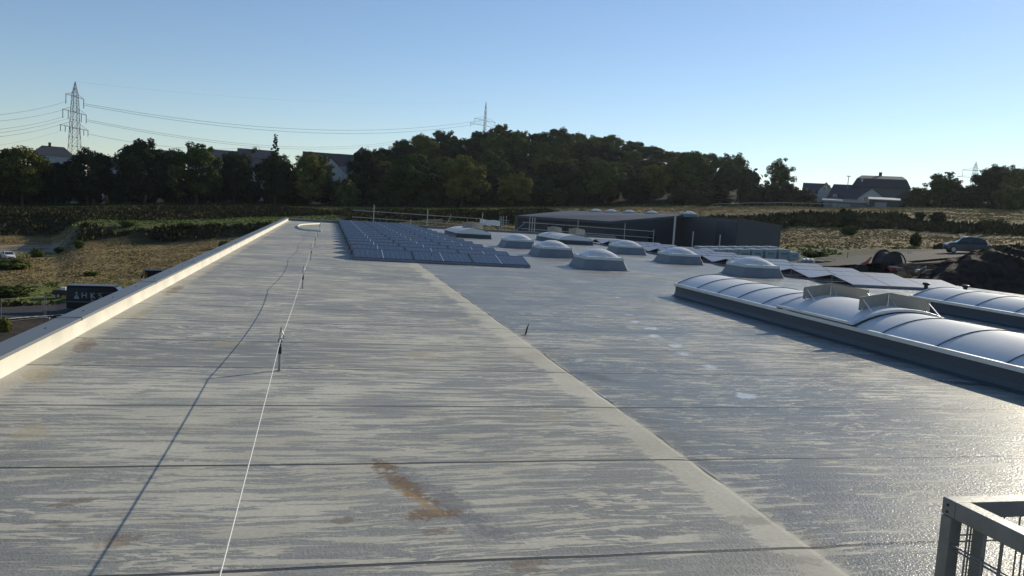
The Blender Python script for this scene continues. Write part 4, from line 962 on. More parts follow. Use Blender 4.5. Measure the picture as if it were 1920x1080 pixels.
shed('long flat roofed garage with a pale roof edge in front of the farm', 1545, 1628, 379, 206, 7, .25, RENDER_G, FLATR)
shed('dark lean to shed with a shining sheet roof by the gabled barn', 1630, 1686, 375.5, 204, 6, .7, ROOFD, FLATR)
shed('small low pale roofed shed left of the long garage', 1543, 1578, 376, 212, 6, .4, RENDER_G, FLATR)
fence_m = mat('fence_boards', (.10, .10, .10), .7)
def fence(label, px0, px1, D, h=1.1, n=14):
    t = thing('fence', label, 'fence', tuple(at(px0, 390, D))); o_ = t.location.copy(); pts = []
    for i in range(n+1):
        p = at(px0+(px1-px0)*i/n, 390, D); pts.append(Vector((p.x, p.y, gz(p.x, p.y)))-o_)
    mb = MB()
    for p in pts: mb.bar(p, p+Vector((0, 0, h)), .12)
    mb.build('post', fence_m, t); mb = MB()
    for a_, b_ in zip(pts[:-1], pts[1:]): mb.bar(a_+Vector((0, 0, h-.1)), b_+Vector((0, 0, h-.1)), .06, .08)
    mb.build('rail', TUBE, t)
fence('low fence with a pale top rail running along the field below the right wood end', 1335, 1570, 200)
mb = MB(); p = at(1590, 343, 226)
t = thing('street_lamp', 'thin lamp post rising behind the right hand houses', 'street lamp', (p.x, p.y, p.z-5)); mb.tube([(0, 0, 0), (0, 0, 5+at(1590, 331, 226).z-p.z)], .09, 6); mb.build('pole', GREYP, t)
mb = MB(); hz_ = 5+at(1590, 331, 226).z-p.z; mb.box(-.5, .5, -.2, .2, hz_, hz_+.18); mb.build('lamp_head', GREYP, t)

# ------------------------------------------------------------------ dark hall behind our roof
HW = mat('dark_cladding', (.060, .060, .066), .5, .1, noise=.06, nscale=.8); HR = mat('hall_roof_sheet', (.040, .058, .088), .7, 0, .25, noise=.06, nscale=.4); HF = mat('roof_edge_trim', (.075, .085, .10), .6)
dh = thing('dark_hall', 'long low hall with dark grey cladding and a shallow roof behind the solar roof', 'building', (0, 0, 0))
A_, B_ = at(965, 404.5, 100), at(1142, 415.5, 104); C_, D_ = at(1300, 402.5, 118), at(1066, 394.5, 122)
mb = MB(); th = Vector((0, 0, .28)); mb.hexa([A_-th, B_-th, C_-th, D_-th, A_, B_, C_, D_]); rf = mb.build('roof', HR, dh)
for a_, b_ in ((A_, B_), (B_, C_)):
    mb = MB(); mb.bar(a_+Vector((0, -.03, -.12)), b_+Vector((0, -.03, -.12)), .10, .34); mb.build('edge_trim', HF, rf)
zb = -6.0; ins = Vector((.9, 1.0, 0)); z0 = Vector((0, 0, 1))
def wallquad(mb, a_, b_, back=.3, za=None, zb_=None, low=zb):
    d_ = Vector((b_.x-a_.x, b_.y-a_.y, 0)).normalized(); n_ = Vector((-d_.y, d_.x, 0))*back
    mb.hexa([(a_.x, a_.y, low), (b_.x, b_.y, low), (b_.x+n_.x, b_.y+n_.y, low), (a_.x+n_.x, a_.y+n_.y, low), (a_.x, a_.y, a_.z), (b_.x, b_.y, b_.z), (b_.x+n_.x, b_.y+n_.y, b_.z), (a_.x+n_.x, a_.y+n_.y, a_.z)])
wa, wb = A_+Vector((.3, .5, -.31)), B_+Vector((-.25, .5, -.31)); wc = C_+Vector((-.6, 0, -.3))
mb = MB(); wallquad(mb, wa, wb); mb.build('wall', HW, dh)
mb = MB(); wallquad(mb, wb+Vector((.01, 0, 0)), wc); mb.build('wall', HW, dh)
mb = MB(); wallquad(mb, wa, D_+Vector((.3, 0, -.3)), back=-.3); mb.build('wall', HW, dh)
for (px, py0, py1, w_) in ((1029, 421, 434, 14), (1062, 423, 436, 14)):
    p = atY(px, py0, wa.y); q = atY(px, py1, wa.y); mb = MB(); mb.box(p.x, p.x+w_*.062, wa.y-.04, wa.y-.004, q.z, p.z); mb.build('window', WINDOW, dh)
# lower wing that continues to the right, recess and the end block
def hallp(px, py, Y): return at(px, py, Y)
wA, wB = hallp(1283, 404.5, 116.6), hallp(1384, 411, 112)
mb = MB(); wallquad(mb, wA, wB); mb.build('wall', HW, dh)
e1, e2 = hallp(1384, 411.5, 104), hallp(1465, 424.5, 102)
mb = MB(); f1, f2 = e1*1.14, e2*1.10+Vector((-6, 0, 0)); f1.z, f2.z = e1.z, e2.z-.4
mb.hexa([(e1.x, e1.y, zb), (e2.x, e2.y, zb), (f2.x, f2.y, zb), (f1.x, f1.y, zb), tuple(e1), tuple(e2), tuple(f2), tuple(f1)]); mb.build('end_block', HW, dh)
mb = MB(); wallquad(mb, wB+Vector((-3, .2, -.2)), e1+Vector((0, .2, -.2)), back=.3); mb.build('wall', HW, dh)
mb = MB(); mb.bar(e1+Vector((0, -.05, .06)), e2+Vector((0, -.05, .06)), .12, .14); mb.build('edge_trim', HW, dh)
p = hallp(1345, 441, 113.0); q = hallp(1376, 443, 111.5); mb = MB(); mb.hexa([(p.x, p.y, p.z-3.5), (q.x, q.y, p.z-3.5), (q.x, q.y+.1, p.z-3.5), (p.x, p.y+.1, p.z-3.5), tuple(p), (q.x, q.y, p.z), (q.x, q.y+.1, p.z), (p.x, p.y+.1, p.z)]); mb.build('door', WINDOW, dh)
s_ = (wc-wb); fr_ = (1240-1142)/(1300-1142); 
# service door in the long wall
dd = wb + s_*.50; u = s_.normalized(); nrm = Vector((u.y, -u.x, 0)).normalized(); topz = at(1241, 444, math.hypot(dd.x, dd.y)).z
mb = MB(); p = dd+nrm*.03; mb.hexa([(p.x, p.y, topz-2.3), (p.x+u.x*1.4, p.y+u.y*1.4, topz-2.3), (p.x+u.x*1.4+nrm.x*.05, p.y+u.y*1.4+nrm.y*.05, topz-2.3), (p.x+nrm.x*.05, p.y+nrm.y*.05, topz-2.3),
   (p.x, p.y, topz), (p.x+u.x*1.4, p.y+u.y*1.4, topz), (p.x+u.x*1.4+nrm.x*.05, p.y+u.y*1.4+nrm.y*.05, topz), (p.x+nrm.x*.05, p.y+nrm.y*.05, topz)]); mb.build('door', WINDOW, dh)
# domes on its far edge
edge = C_-D_
labs = ['white dome skylight, leftmost on the far edge of the dark hall roof', 'white dome skylight, second from the left on the dark hall roof', 'white dome skylight, middle one on the dark hall roof', 'white dome skylight, fourth on the dark hall roof', 'white dome skylight, rightmost on the dark hall roof near the pole']
for (px, lab) in zip((1113, 1142, 1176, 1217, 1284), labs):
    f_ = (px-1066)/(1300-1066); p = D_ + edge*f_
    d = copy_tree(d0); d.location = (p.x, p.y-1.6, p.z-.35); d.scale = (1.15, 1.15, 1.15) if px < 1280 else (1.4, 1.4, 1.3); d['label'] = lab; d['group'] = 'dome skylights on the dark hall'; d['category'] = 'skylight'

# ------------------------------------------------------------------ scaffold handrails behind the far parapet
SY = 61.0
def sp(px, py, Y=SY): return atY(px, py, Y)
def rail_run(label, rails, posts, extra=()):
    t = thing('scaffold_rail', label, 'scaffold', (0, SY, 0), group='scaffold handrails'); o_ = Vector((0, SY, 0))
    for (a_, b_) in rails:
        mb = MB(); mb.tube([sp(*a_)-o_, sp(*b_)-o_], .026, 8); mb.build('rail', TUBE, t, smooth=True)
    for (a_, b_) in posts:
        mb = MB(); p, q = sp(*a_)-o_, sp(*b_)-o_; q.x = p.x; q.z = -1.5; p.y -= .05; q.y -= .05; mb.tube([q, p], .026, 8); mb.build('post', TUBE, t, smooth=True)
    for (a_, b_) in extra:
        mb = MB(); mb.tube([sp(*a_)-o_-Vector((0, .09, 0)), sp(*b_)-o_-Vector((0, .09, 0))], .022, 8); mb.build('brace', TUBE, t, smooth=True)
    return t
rail_run('left run of scaffold handrail behind the far parapet and solar array', [((662, 394), (905, 410.5)), ((660, 406.5), (903, 423.5))], [((701.5, 384), (699, 421)), ((802, 392), (802, 427)), ((770, 411), (769, 428)), ((905, 398), (905, 430))], [((846, 402), (838, 419))])
rail_run('right run of scaffold handrail in front of the dark hall', [((980, 416.5), (1226, 434)), ((977, 428.5), (1225, 446))], [((993.5, 406), (992, 442)), ((998.5, 407), (997.5, 442)), ((1003, 408), (1002, 442)), ((1084, 413), (1083, 446)), ((1172, 418), (1170, 450)), ((1226, 430), (1225, 450))], [((983, 418), (965, 434))])
t = thing('scaffold', 'small white scaffold frame of short tubes left of the dark hall', 'scaffold', (sp(940, 425).x, SY+.6, 0)); o_ = t.location.copy()
for dx in (0, 3.2, 6.5, 12):
    mb = MB(); p = sp(938+dx, 405, SY+.6)-o_; mb.tube([(p.x, 0, -1.0), (p.x, 0, p.z)], .022, 6); mb.build('post', TUBE, t)
mb = MB(); a_, b_ = sp(936, 412, SY+.6)-o_, sp(955, 414, SY+.6)-o_; mb.tube([a_, b_], .022, 6); a_, b_ = sp(936, 417, SY+.6)-o_, sp(955, 418, SY+.6)-o_; mb.tube([a_, b_], .022, 6); mb.build('rail', TUBE, t)
t = thing('banner', 'white sheet hung between scaffold posts left of the dark hall', 'banner', (sp(901, 425).x, SY+.3, 0)); o_ = t.location.copy()
mb = MB(); N_ = 12; a_, b_ = sp(900, 411, SY+.3)-o_, sp(938, 414, SY+.3)-o_; h_ = .42
vs = []
for j in range(4):
    for i in range(N_+1): q = a_.lerp(b_, i/N_); vs.append((q.x, .04*math.sin(i*1.3+j), q.z-h_*j/3+.02*math.sin(i*.9)))
mb.add(vs, [(j*(N_+1)+i, j*(N_+1)+i+1, (j+1)*(N_+1)+i+1, (j+1)*(N_+1)+i) for j in range(3) for i in range(N_)]); o = mb.build('sheet', WHITEP, t, fix=False); sm_ = o.modifiers.new('solid', 'SOLIDIFY'); sm_.thickness = .006
for i, (px, t0, b0, r_, lab) in enumerate(((1267, 397.5, 462, .075, 'tall grey pole standing before the dark hall wall'), (1300, 434, 465, .04, 'thin pole right of the tall one before the dark hall'), (1350.5, 440, 474, .04, 'thin pole above the insulation boxes'))):
    p = sp(px, t0, 60.5); mb = MB(); mb.tube([(p.x, p.y, -3), tuple(p)], r_, 10); tag(mb.build('pole', TUBE, None, smooth=True), lab, 'pole', 'poles beyond the right roof edge')

# ------------------------------------------------------------------ insulation boxes
BOXM = mat('box_film', (.34, .38, .39), .45, noise=.07, nscale=2); BOXT = mat('box_top_film', (.58, .60, .60), .35, noise=.1, nscale=3); TEAL = mat('teal_print', (.04, .22, .20), .5)
def pack():
    t = thing('insulation_box', None, 'box')
    mb = MB(); mb.box(-.60, .60, 0, 1.2, .12, 1.24); mb.build('body', BOXM, t, bevel=.02)
    mb = MB(); vs = []
    for j in range(7):
        for i in range(7): vs.append((-.61+1.22*i/6, -.01+1.22*j/6, 1.243+.035*math.sin(i*1.7+j*.8)*math.sin(i/6*3.14)*math.sin(j/6*3.14)))
    mb.add(vs, [(j*7+i, j*7+i+1, (j+1)*7+i+1, (j+1)*7+i) for j in range(6) for i in range(6)]); mb.build('top_film', BOXT, t, smooth=True, fix=False)
    mb = MB()
    for k in range(5):
        x = -.36+k*.155
        mb.box(x, x+.04, -.012, -.002, .76, .95); mb.box(x+.07, x+.11, -.012, -.002, .76, .95); mb.box(x+.041, x+.069, -.012, -.002, .83, .87)
    mb.build('print', TEAL, t)
    mb = MB()
    for x in (-.5, 0, .42): mb.box(x, x+.1, .02, 1.18, 0, .1)
    mb.build('pallet', mat('pallet_wood', (.25, .17, .09), .8), t)
    return t
pk = pack(); YB = 66.0; cnt = 0
pxs = [1316, 1341, 1364, 1387, 1396+0, 1421.5, 1447.5, 1472]
pxs = [1331, 1353, 1375, 1397, 1421.5, 1447, 1471.5]
olab = ['leftmost', 'second', 'third', 'fourth', 'fifth', 'sixth', 'last']
for i, px in enumerate(pxs):
    p = atY(px, 467.5, YB); b = pk if cnt == 0 else copy_tree(pk); cnt += 1
    b.location = (p.x, p.y, p.z-1.25); b.scale = (.92, 1, 1); b['label'] = 'film wrapped box with teal print, %s from the left in the front row' % olab[i]; b['group'] = 'wrapped boxes beyond the roof'; b['category'] = 'box'
for i, px in enumerate([1322, 1343, 1364, 1386, 1408, 1430, 1452]):
    p = atY(px, 462.5, YB+2.2); b = copy_tree(pk); b.location = (p.x, p.y, p.z-1.25); b['label'] = 'film wrapped box, %s from the left in the back row' % olab[i]; b['group'] = 'wrapped boxes beyond the roof'; b['category'] = 'box'
p = atY(1491, 473, YB-.4); b = copy_tree(pk); b.location = (p.x, p.y, p.z-1.05); b.scale = (.72, .8, .84); b['label'] = 'smaller wrapped box at the right end of the box rows'; b['group'] = 'wrapped boxes beyond the roof'; b['category'] = 'box'
# film bundle and black tubs
p = atY(1512, 487.5, 60); t = thing('film_bundle', 'crumpled white film bundle on a dark pallet right of the boxes', 'bundle', (p.x, p.y, p.z-.3))
mb = MB(); rs = []
for k in range(9):
    x = -.55+1.1*k/8; r_ = .16+.03*math.sin(k*2.1); rs.append([(x, r_*1.6*math.cos(a2*math.pi/5), .30+r_*math.sin(a2*math.pi/5)+.02*math.sin(k*3+a2)) for a2 in range(10)])
mb.rings(rs); mb.build('film', WHITEP, t, smooth=True); mb = MB(); mb.box(-.6, .6, -.4, .4, -1.0, .12); mb.build('pallet', BLACK, t)
for px, lab in ((1538, 'black open tub, left of two beyond the right solar array'), (1557, 'black open tub, right of two beyond the right solar array')):
    p = atY(px, 491, 57); t = thing('tub', lab, 'tub', (p.x, p.y, p.z-.7)); rs = [[(r_*math.cos(a2*math.pi/8), r_*math.sin(a2*math.pi/8), z) for a2 in range(16)] for r_, z in ((.30, 0), (.40, .68), (.44, .70), (.44, .74), (.38, .74), (.29, .1))]
    mb = MB(); mb.rings(rs, cap=True); mb.build('bin', BLACK, t, smooth=True); mb = MB(); mb.tube([(-.44, 0, .66), (-.3, 0, .95), (.3, 0, .95), (.44, 0, .66)], .02, 6); mb.build('handle', GREYP, t)
# ------------------------------------------------------------------ machine with the big reel
YM = 50.; c = atY(1662, 505, YM); t = thing('reel_trailer', 'orange red trailer machine with a large dark hose reel, beyond the right array', 'machine', (c.x, c.y, c.z-.9))
ORM = mat('orange_paint', (.50, .10, .03), .45, noise=.15, nscale=3); DRM = mat('drum_black', (.03, .028, .026), .6, noise=.2, nscale=4); bz = t.location
def L3(px, py, Y=YM): return atY(px, py, Y)-bz
cc_ = L3(1664, 497); R_ = 1.12
def disc(mb, y0, y1, r_, n=32, cx_=cc_.x, cz=cc_.z): mb.tube([(cx_-.25*(y0), y0, cz), (cx_-.25*(y1), y1, cz)], r_, n)
mb = MB(); disc(mb, -.45, -.40, R_-.08); mb.build('reel_flange', DRM, t, smooth=True)
mb = MB(); disc(mb, .40, .45, R_); mb.build('reel_flange', DRM, t, smooth=True)
mb = MB(); disc(mb, -.39, .39, R_*.80); mb.build('drum', mat('coiled_hose', (.05, .04, .035), .6, noise=.4, nscale=9), t, smooth=True)
for y_ in (-.50, ):
    mb = MB(); mb.tube([(cc_.x+.12+(R_-.12)*math.cos(a2*math.pi/16), y_, cc_.z+(R_-.12)*math.sin(a2*math.pi/16)) for a2 in range(33)], .05, 6, cap=False)
    for a2 in range(6): mb.tube([(cc_.x+.12, y_, cc_.z), (cc_.x+.12+(R_-.12)*math.cos(a2*math.pi/3), y_, cc_.z+(R_-.12)*math.sin(a2*math.pi/3))], .035, 6)
    mb.build('spokes', DRM, t)
p, q = L3(1652, 502), L3(1712, 520); mb = MB(); mb.box(p.x, q.x-.25, -1.0, -.6, q.z-.3, p.z+.22); mb.build('body', ORM, t, bevel=.03)
p, q = L3(1694, 497), L3(1706, 516); mb = MB(); mb.box(p.x, q.x, -.9, .5, q.z, p.z); mb.build('body_end', ORM, t, bevel=.03)
mb = MB(); p = L3(1690, 490); rs = []
for k in range(7):
    x = p.x-.15+1.0*k/6; h_ = .30*math.sin(math.pi*(.15+.75*(1-k/6))); rs.append([(x, -.8, p.z-.25-.02*k), (x, .4, p.z-.25-.02*k), (x, .3, p.z-.25-.02*k+h_), (x, -.7, p.z-.25-.02*k+h_)])
mb.rings(rs); mb.build('hood', mat('dusty_hood', (.34, .27, .19), .6), t, smooth=True)
mb = MB(); mb.tube([L3(1610, 500), L3(1625, 492), L3(1634, 482)], [.14, .12, .05], 8); mb.build('drawbar', ORM, t)
mb = MB(); p = L3(1616, 499); mb.box(p.x-.5, p.x+.35, -.3, .3, p.z-.4, p.z+.12); mb.build('winch', DRM, t, bevel=.04)
for x in (L3(1648, 515).x, L3(1690, 515).x):
    mb = MB(); mb.tube([(x, -1.3, -.1), (x, -1.05, -.1)], .38, 18); w = mb.build('wheel', RUBBER, t, smooth=True); mb = MB(); mb.tube([(x, -1.32, -.1), (x, -1.301, -.1)], .2, 12); mb.build('rim', RIM, w)
mb = MB(); p, q = L3(1667, 500, YM-1.2), L3(1693, 503, YM-1.2); mb.tube([p, q], .05, 6); mb.tube([L3(1683, 501, YM-1.2), L3(1683, 515, YM-1.2)], .04, 6); mb.build('handle', ALU, t)
p = atY(1727, 487, 54); t = thing('barrel', 'dark rusty barrel standing behind the reel machine', 'barrel', (p.x, p.y, p.z-1.1)); mb = MB(); mb.tube([(0, 0, 0), (0, 0, 1.0)], .34, 16); mb.build('shell', DRM, t, smooth=True); mb = MB(); mb.tube([(0, 0, 1.0), (0, 0, 1.06)], .37, 16); mb.build('lid', DRM, t)
p = atY(1722, 507, 46); t = thing('work_lamp', 'small white headed lamp on a bent arm before the dirt heap', 'lamp', tuple(p)); mb = MB(); mb.tube([(0, 0, 0), (.5, .1, .22), (.75, .2, .27)], .02, 6); mb.build('arm', ALU, t); mb = MB()
mb.tube([(-.18, 0, -.05), (.02, 0, .02), (.1, 0, .05)], [.10, .09, .03], 10); mb.build('head', WHITEP, t, smooth=True); mb = MB(); mb.tube([(.75, .2, .27), (.75, .2, -2.5)], .02, 6); mb.build('pole', ALU, t)
# fence posts by the right road
for i, (px, lab) in enumerate(((1703, 'thin fence post, left one of a pair behind the reel machine'), (1708, 'thin fence post, right one of a pair behind the reel machine'), (1816, 'thin fence post beside the wheel of the hatchback'), (1590, 'thin dead stake beyond the right array, left of the reel machine'))):
    p = atY(px, 472, 60); mb = MB(); mb.tube([(p.x, p.y, p.z-2.2), (p.x, p.y, p.z)], .03, 6); tag(mb.build('fence_post', GREYP, None), lab, 'post', 'thin posts by the right road')
# ------------------------------------------------------------------ heap of dark earth
EARTH = mat('dark_earth', (.036, .029, .024), .98, 0, .1, noise=.45, nscale=2.2, bump=1.0, bscale=5)
def heap(label, cx_, cy_, zb_, rx, ry, h, seed, rz=0):
    r = random.Random(seed); mb = MB(); n_, m_ = 120, 44; rs = []
    for j in range(m_):
        s_ = j/(m_-1); ring = []
        for i in range(n_):
            a2 = 2*math.pi*i/n_; rr = (1-s_)*(1+.10*math.sin(3*a2+seed)+.06*math.sin(7*a2+2)+.03*math.sin(15*a2+j))
            z = h*(1-(1-s_)**1.7)*(1+.05*math.sin(5*a2+j*.7)) + r.uniform(-.05, .05)
            ring.append((rx*rr*math.cos(a2), ry*rr*math.sin(a2), z))
        rs.append(ring)
    mb.rings(rs, cap=True); o = mb.build('earth_heap', EARTH, None, smooth=True); o.location = (cx_, cy_, zb_); o.rotation_euler = (0, 0, rz)
    d = o.modifiers.new('rough', 'DISPLACE'); tx = bpy.data.textures.new('clods', 'CLOUDS'); tx.noise_scale = .32; tx.noise_depth = 4; d.texture = tx; d.strength = .20
    return tag(o, label, 'heap', 'heaps of earth')
p = atY(1885, 455, 40); heap('large heap of dark earth at the right edge behind the roof', p.x+.6, p.y, p.z-3.4, 7.4, 5.0, 3.15, 3)
p = atY(1790, 487, 41); heap('lower shoulder heap of dark earth left of the large one', p.x+1.5, p.y, p.z-2.6, 3.9, 4, 1.9, 8)
# ------------------------------------------------------------------ vehicles
def wheel(t, x, y, r_=.32, w=.2):
    mb = MB(); mb.tube([(x, y-w/2, r_), (x, y+w/2, r_)], r_, 20); wh = mb.build('wheel', RUBBER, t, smooth=True)
    s_ = -1 if y < 0 else 1; mb = MB(); mb.tube([(x, y+s_*(w/2-.02), r_), (x, y+s_*(w/2+.012), r_)], r_*.62, 14); mb.build('rim', RIM, wh)
def loft(prof, widths, y_half):                 # side profile with per-point half width factor
    return prof
def car(label, loc, rz, paint, scale=1):
    t = thing('hatchback_car', label, 'car', loc, rz)
    # stations along x: (x, z_low, z_belt, half width)
    st = [(-2.02, .42, .66, .62), (-1.95, .30, .78, .74), (-1.55, .24, .90, .82), (-.95, .22, .96, .84), (0, .22, .98, .85), (.9, .22, 1.0, .85), (1.6, .24, 1.0, .83), (1.93, .30, .96, .76), (2.0, .42, .80, .66)]
    mb = MB(); mb.rings([[(x, -w, a_+.08), (x, -w*.9, a_), (x, w*.9, a_), (x, w, a_+.08), (x, w, b_-.12), (x, w*.90, b_), (x, -w*.90, b_), (x, -w, b_-.12)] for x, a_, b_, w in st]); mb.build('body', paint, t, smooth=True, bevel=.02)
    gh = [(-1.02, .97, .97, .76), (-.35, .97, 1.44, .66), (.2, .98, 1.52, .66), (1.0, 1.0, 1.50, .66), (1.62, 1.0, 1.36, .64), (1.88, .98, 1.02, .72)]
    mb = MB(); mb.rings([[(x, -.77, a_-.02), (x, .77, a_-.02), (x, w, max(b_-.03, a_)), (x, -w, max(b_-.03, a_))] for x, a_, b_, w in gh]); mb.build('windows', WINDOW, t, smooth=True)
    mb = MB(); mb.rings([[(x, -w-.01, b_-.035), (x, w+.01, b_-.035), (x, w-.03, b_+.012), (x, -w+.03, b_+.012)] for x, a_, b_, w in gh[1:5]]); mb.build('roof', mat('silver_roof', (.50, .52, .53), .35, .3) if 'silver_roof' not in bpy.data.materials else bpy.data.materials['silver_roof'], t, smooth=True)
    for s_ in (-1, 1):
        mb = MB()
        for (xa, xb) in ((-.38, -.99), (.42, .40), (1.25, 1.33)): mb.bar((xa, s_*.675, 1.45), (xb, s_*.775, .97), .06)
        mb.build('pillar', paint, t)
        mb = MB(); mb.box(-1.99, -1.78, min(s_*.46, s_*.74), max(s_*.46, s_*.74), .66, .80); mb.build('headlight', ALU, t, bevel=.02)
        mb = MB(); mb.box(1.84, 1.99, min(s_*.52, s_*.74), max(s_*.52, s_*.74), .82, 1.12); mb.build('taillight', WHITEP, t, bevel=.02)
        mb = MB(); mb.box(-.86, -.66, min(s_*.84, s_*1.0), max(s_*.84, s_*1.0), .96, 1.10); mb.build('mirror', paint, t, bevel=.02)
        for x in (-1.28, 1.28): wheel(t, x, s_*.76)
    mb = MB(); mb.box(-2.06, -1.9, -.5, .5, .34, .5); mb.build('bumper', BLACK, t); return t
BLUEP = mat('dark_blue_paint', (.014, .022, .034), .3, .2, coat=.2)
def ground_at(px, py, dmin=62): return hit(px, py, dmin)
p = ground_at(1808, 477); D = math.hypot(p.x, p.y); an = math.atan2(p.x, p.y)
car('dark blue hatchback with pale roof on the road at the right', (p.x, p.y, p.z+.06), -an+math.radians(14), BLUEP).scale = (.80, .86, .96)
p = ground_at(-4, 487); car('dark parked car left of the white one at the left picture edge', (p.x-2.6, p.y+1.5, p.z-.1), .5, BLACKM)
p = ground_at(-4, 487); car('white parked car behind scrub at the left picture edge', (p.x+.6, p.y+2.0, p.z), 2.2, WHITEP).scale = (.72, .78, .72)
# the black van
p = ground_at(170, 590, 60); vl = at(123, 588, 80); gp = hit(150, 586, 60)
t = thing('delivery_van', 'black delivery van with white lettering parked on the left road', 'van', (gp.x, gp.y, gp.z+.08), 0)
p0_, p1_ = hit(123, 588, 60), hit(215, 583, 60); ang = math.atan2(p1_.y-p0_.y, p1_.x-p0_.x); t.rotation_euler = (0, 0, ang); t.location = (p0_.x, p0_.y, p0_.z+.08)
st = [(.0, .45, 2.35, .92), (.12, .36, 2.46, .98), (3.6, .34, 2.52, 1.0), (4.1, .34, 2.46, .99), (4.75, .34, 1.72, .97), (5.05, .34, 1.28, .96), (5.6, .36, 1.10, .90), (5.75, .45, .95, .80)]
mb = MB(); mb.rings([[(x, 0.0+1-w, a_), (x, 1+w, a_), (x, 1+w, b_-.2), (x, 1+w*.88, b_), (x, 1-w*.88, b_), (x, 1-w, b_-.2)] for x, a_, b_, w in st]); mb.build('body', BLACKM, t, smooth=True, bevel=.03)
mb = MB(); mb.hexa([(.1, .20, 2.47), (4.0, .20, 2.50), (4.0, 1.8, 2.50), (.1, 1.8, 2.47), (.1, .22, 2.49), (4.0, .22, 2.535), (4.0, 1.78, 2.535), (.1, 1.78, 2.49)]); mb.build('roof_panel', mat('van_roof_grey', (.10, .10, .11), .4), t)
mb = MB(); mb.hexa([(4.14, .16, 2.36), (4.72, .1, 1.72), (4.72, 1.9, 1.72), (4.14, 1.84, 2.36), (4.20, .16, 2.40), (4.80, .1, 1.74), (4.80, 1.9, 1.74), (4.20, 1.84, 2.40)]); mb.build('windscreen', WINDOW, t)
mb = MB(); mb.box(3.9, 4.6, -.012, .012, 1.5, 2.1); mb.build('side_window', WINDOW, t)
for x in (1.1, 4.8):
    for y in (.06, 1.94): wheel(t, x, y, .34, .22)
mb = MB(); mb.box(.12, 4.9, -.010, -.003, .98, 1.03); mb.build('stripe', GREYP, t)
mb = MB(); mb.box(-.02, .10, .1, .2, .5, 1.0); mb.build('taillight', WHITEP, t)
def text(s, size, loc, material, parent, name='lettering', rx=math.pi/2, ext=.004, sp_=1.):
    cu = bpy.data.curves.new(name, 'FONT'); cu.body = s; cu.size = size; cu.extrude = ext; cu.space_character = sp_
    o = bpy.data.objects.new('tmp', cu); scene.collection.objects.link(o); bpy.context.view_layer.update()
    me = bpy.data.meshes.new_from_object(o); bpy.data.objects.remove(o); me.materials.append(material)
    r = bpy.data.objects.new(name, me); link(r, parent); r.location = loc; r.rotation_euler = (rx, 0, 0); return r
VTXT = mat('van_lettering', (.38, .39, .41), .5); VTX2 = mat('van_small_print', (.20, .21, .23), .5)
for ch_, lx_ in (('H', 1.28), ('K', 2.02), ('S', 2.72)): text(ch_, .74, (lx_, -.012, 1.38), VTXT, t, name='letter')
mb = MB(); mb.box(.72, 1.08, -.016, -.006, 1.36, 1.50); mb.box(.80, 1.00, -.016, -.006, 1.56, 1.68); mb.box(.84, .96, -.016, -.006, 1.74, 1.92); mb.box(.66, 1.14, -.016, -.006, 1.28, 1.32); mb.build('emblem', VTXT, t)
mb = MB(); mb.box(2.1, 2.6, -.016, -.006, 1.12, 1.20); mb.build('small_print', VTX2, t)
mb = MB(); mb.tube([(3.05, -.03, .85), (3.05, -.03, 1.9)], .012, 6); mb.build('door_edge', GREYP, t)
# red trailer behind it
p = hit(112, 561, 60); t = thing('trailer', 'small low trailer with white box behind the black van', 'trailer', (p.x, p.y, p.z), 0)
mb = MB(); mb.box(-.7, .6, 0, 1, .35, .85); mb.build('bed', mat('rusty_bed', (.07, .03, .02), .7), t, bevel=.02); mb = MB(); mb.box(0, .5, .2, .7, .86, 1.15); mb.build('white_box', WHITEP, t, bevel=.02); wheel(t, -.1, -.06, .28)
# cab of a digger behind the parapet
p0_ = at(290, 512, 88); g_ = gz(p0_.x, p0_.y); t = thing('tractor', 'dark tractor whose cab shows just above the left parapet', 'tractor', (p0_.x, p0_.y, g_), .3); zt_ = at(290, 506.5, 88).z-g_
mb = MB(); mb.box(-1.6, 1.3, -.9, .9, .7, zt_-1.7); mb.build('body', DRM, t, bevel=.05)
mb = MB()
for x in (-.85, .75):
    for y in (-.75, .75): mb.bar((x, y, zt_-1.7), (x*.9, y*.95, zt_-.1), .09)
mb.build('cab_pillar', BLACKM, t); mb = MB(); mb.box(-.95, .95, -.85, .85, zt_-.1, zt_+.04); mb.build('cab_roof', BLACKM, t, bevel=.03)
mb = MB(); mb.box(-.72, .62, -.70, .70, zt_-1.69, zt_-.11); mb.build('cab_glass', WINDOW, t)
mb = MB(); mb.bar((-1.0, -.9, zt_-.05), (-1.25, -1.1, zt_-.5), .05); mb.box(-1.35, -1.2, -1.2, -1.0, zt_-.75, zt_-.4); mb.build('mirror', BLACK, t)
mb = MB(); mb.tube([(.6, .3, zt_+.04), (.6, .3, zt_+.22)], .06, 8); mb.build('beacon', mat('beacon', (.4, .2, .05), .4), t)
for x in (-1.2, .9):
    for y in (-1., 1.): wheel(t, x, y, .55 if x < 0 else .75, .4)
# site fence by the left road: mesh panels between posts in concrete feet
t = thing('site_fence', 'wire site fence with paired posts along the near side of the left road', 'fence', (0, 0, 0)); pts = []
for px, py in ((-60, 612), (2, 607), (82.5, 598.5), (86, 598.2), (172, 592), (260, 586)):
    pts.append(hit(px, py, 50))
for p in pts:
    mb = MB(); mb.tube([p, p+Vector((0, 0, 2.0))], .024, 6); mb.build('post', GREYP, t); mb = MB(); mb.box(p.x-.3, p.x+.3, p.y-.12, p.y+.12, p.z, p.z+.14); mb.build('foot', KERB, t)
WIREM = mat('fence_wire', (.10, .10, .10), .6, .5)
mb = MB()
for a_, b_ in zip(pts[:-1], pts[1:]):
    for z in (.12, 1.95): mb.tube([a_+Vector((0, 0, z)), b_+Vector((0, 0, z))], .018, 5)
mb.build('rail', WIREM, t)
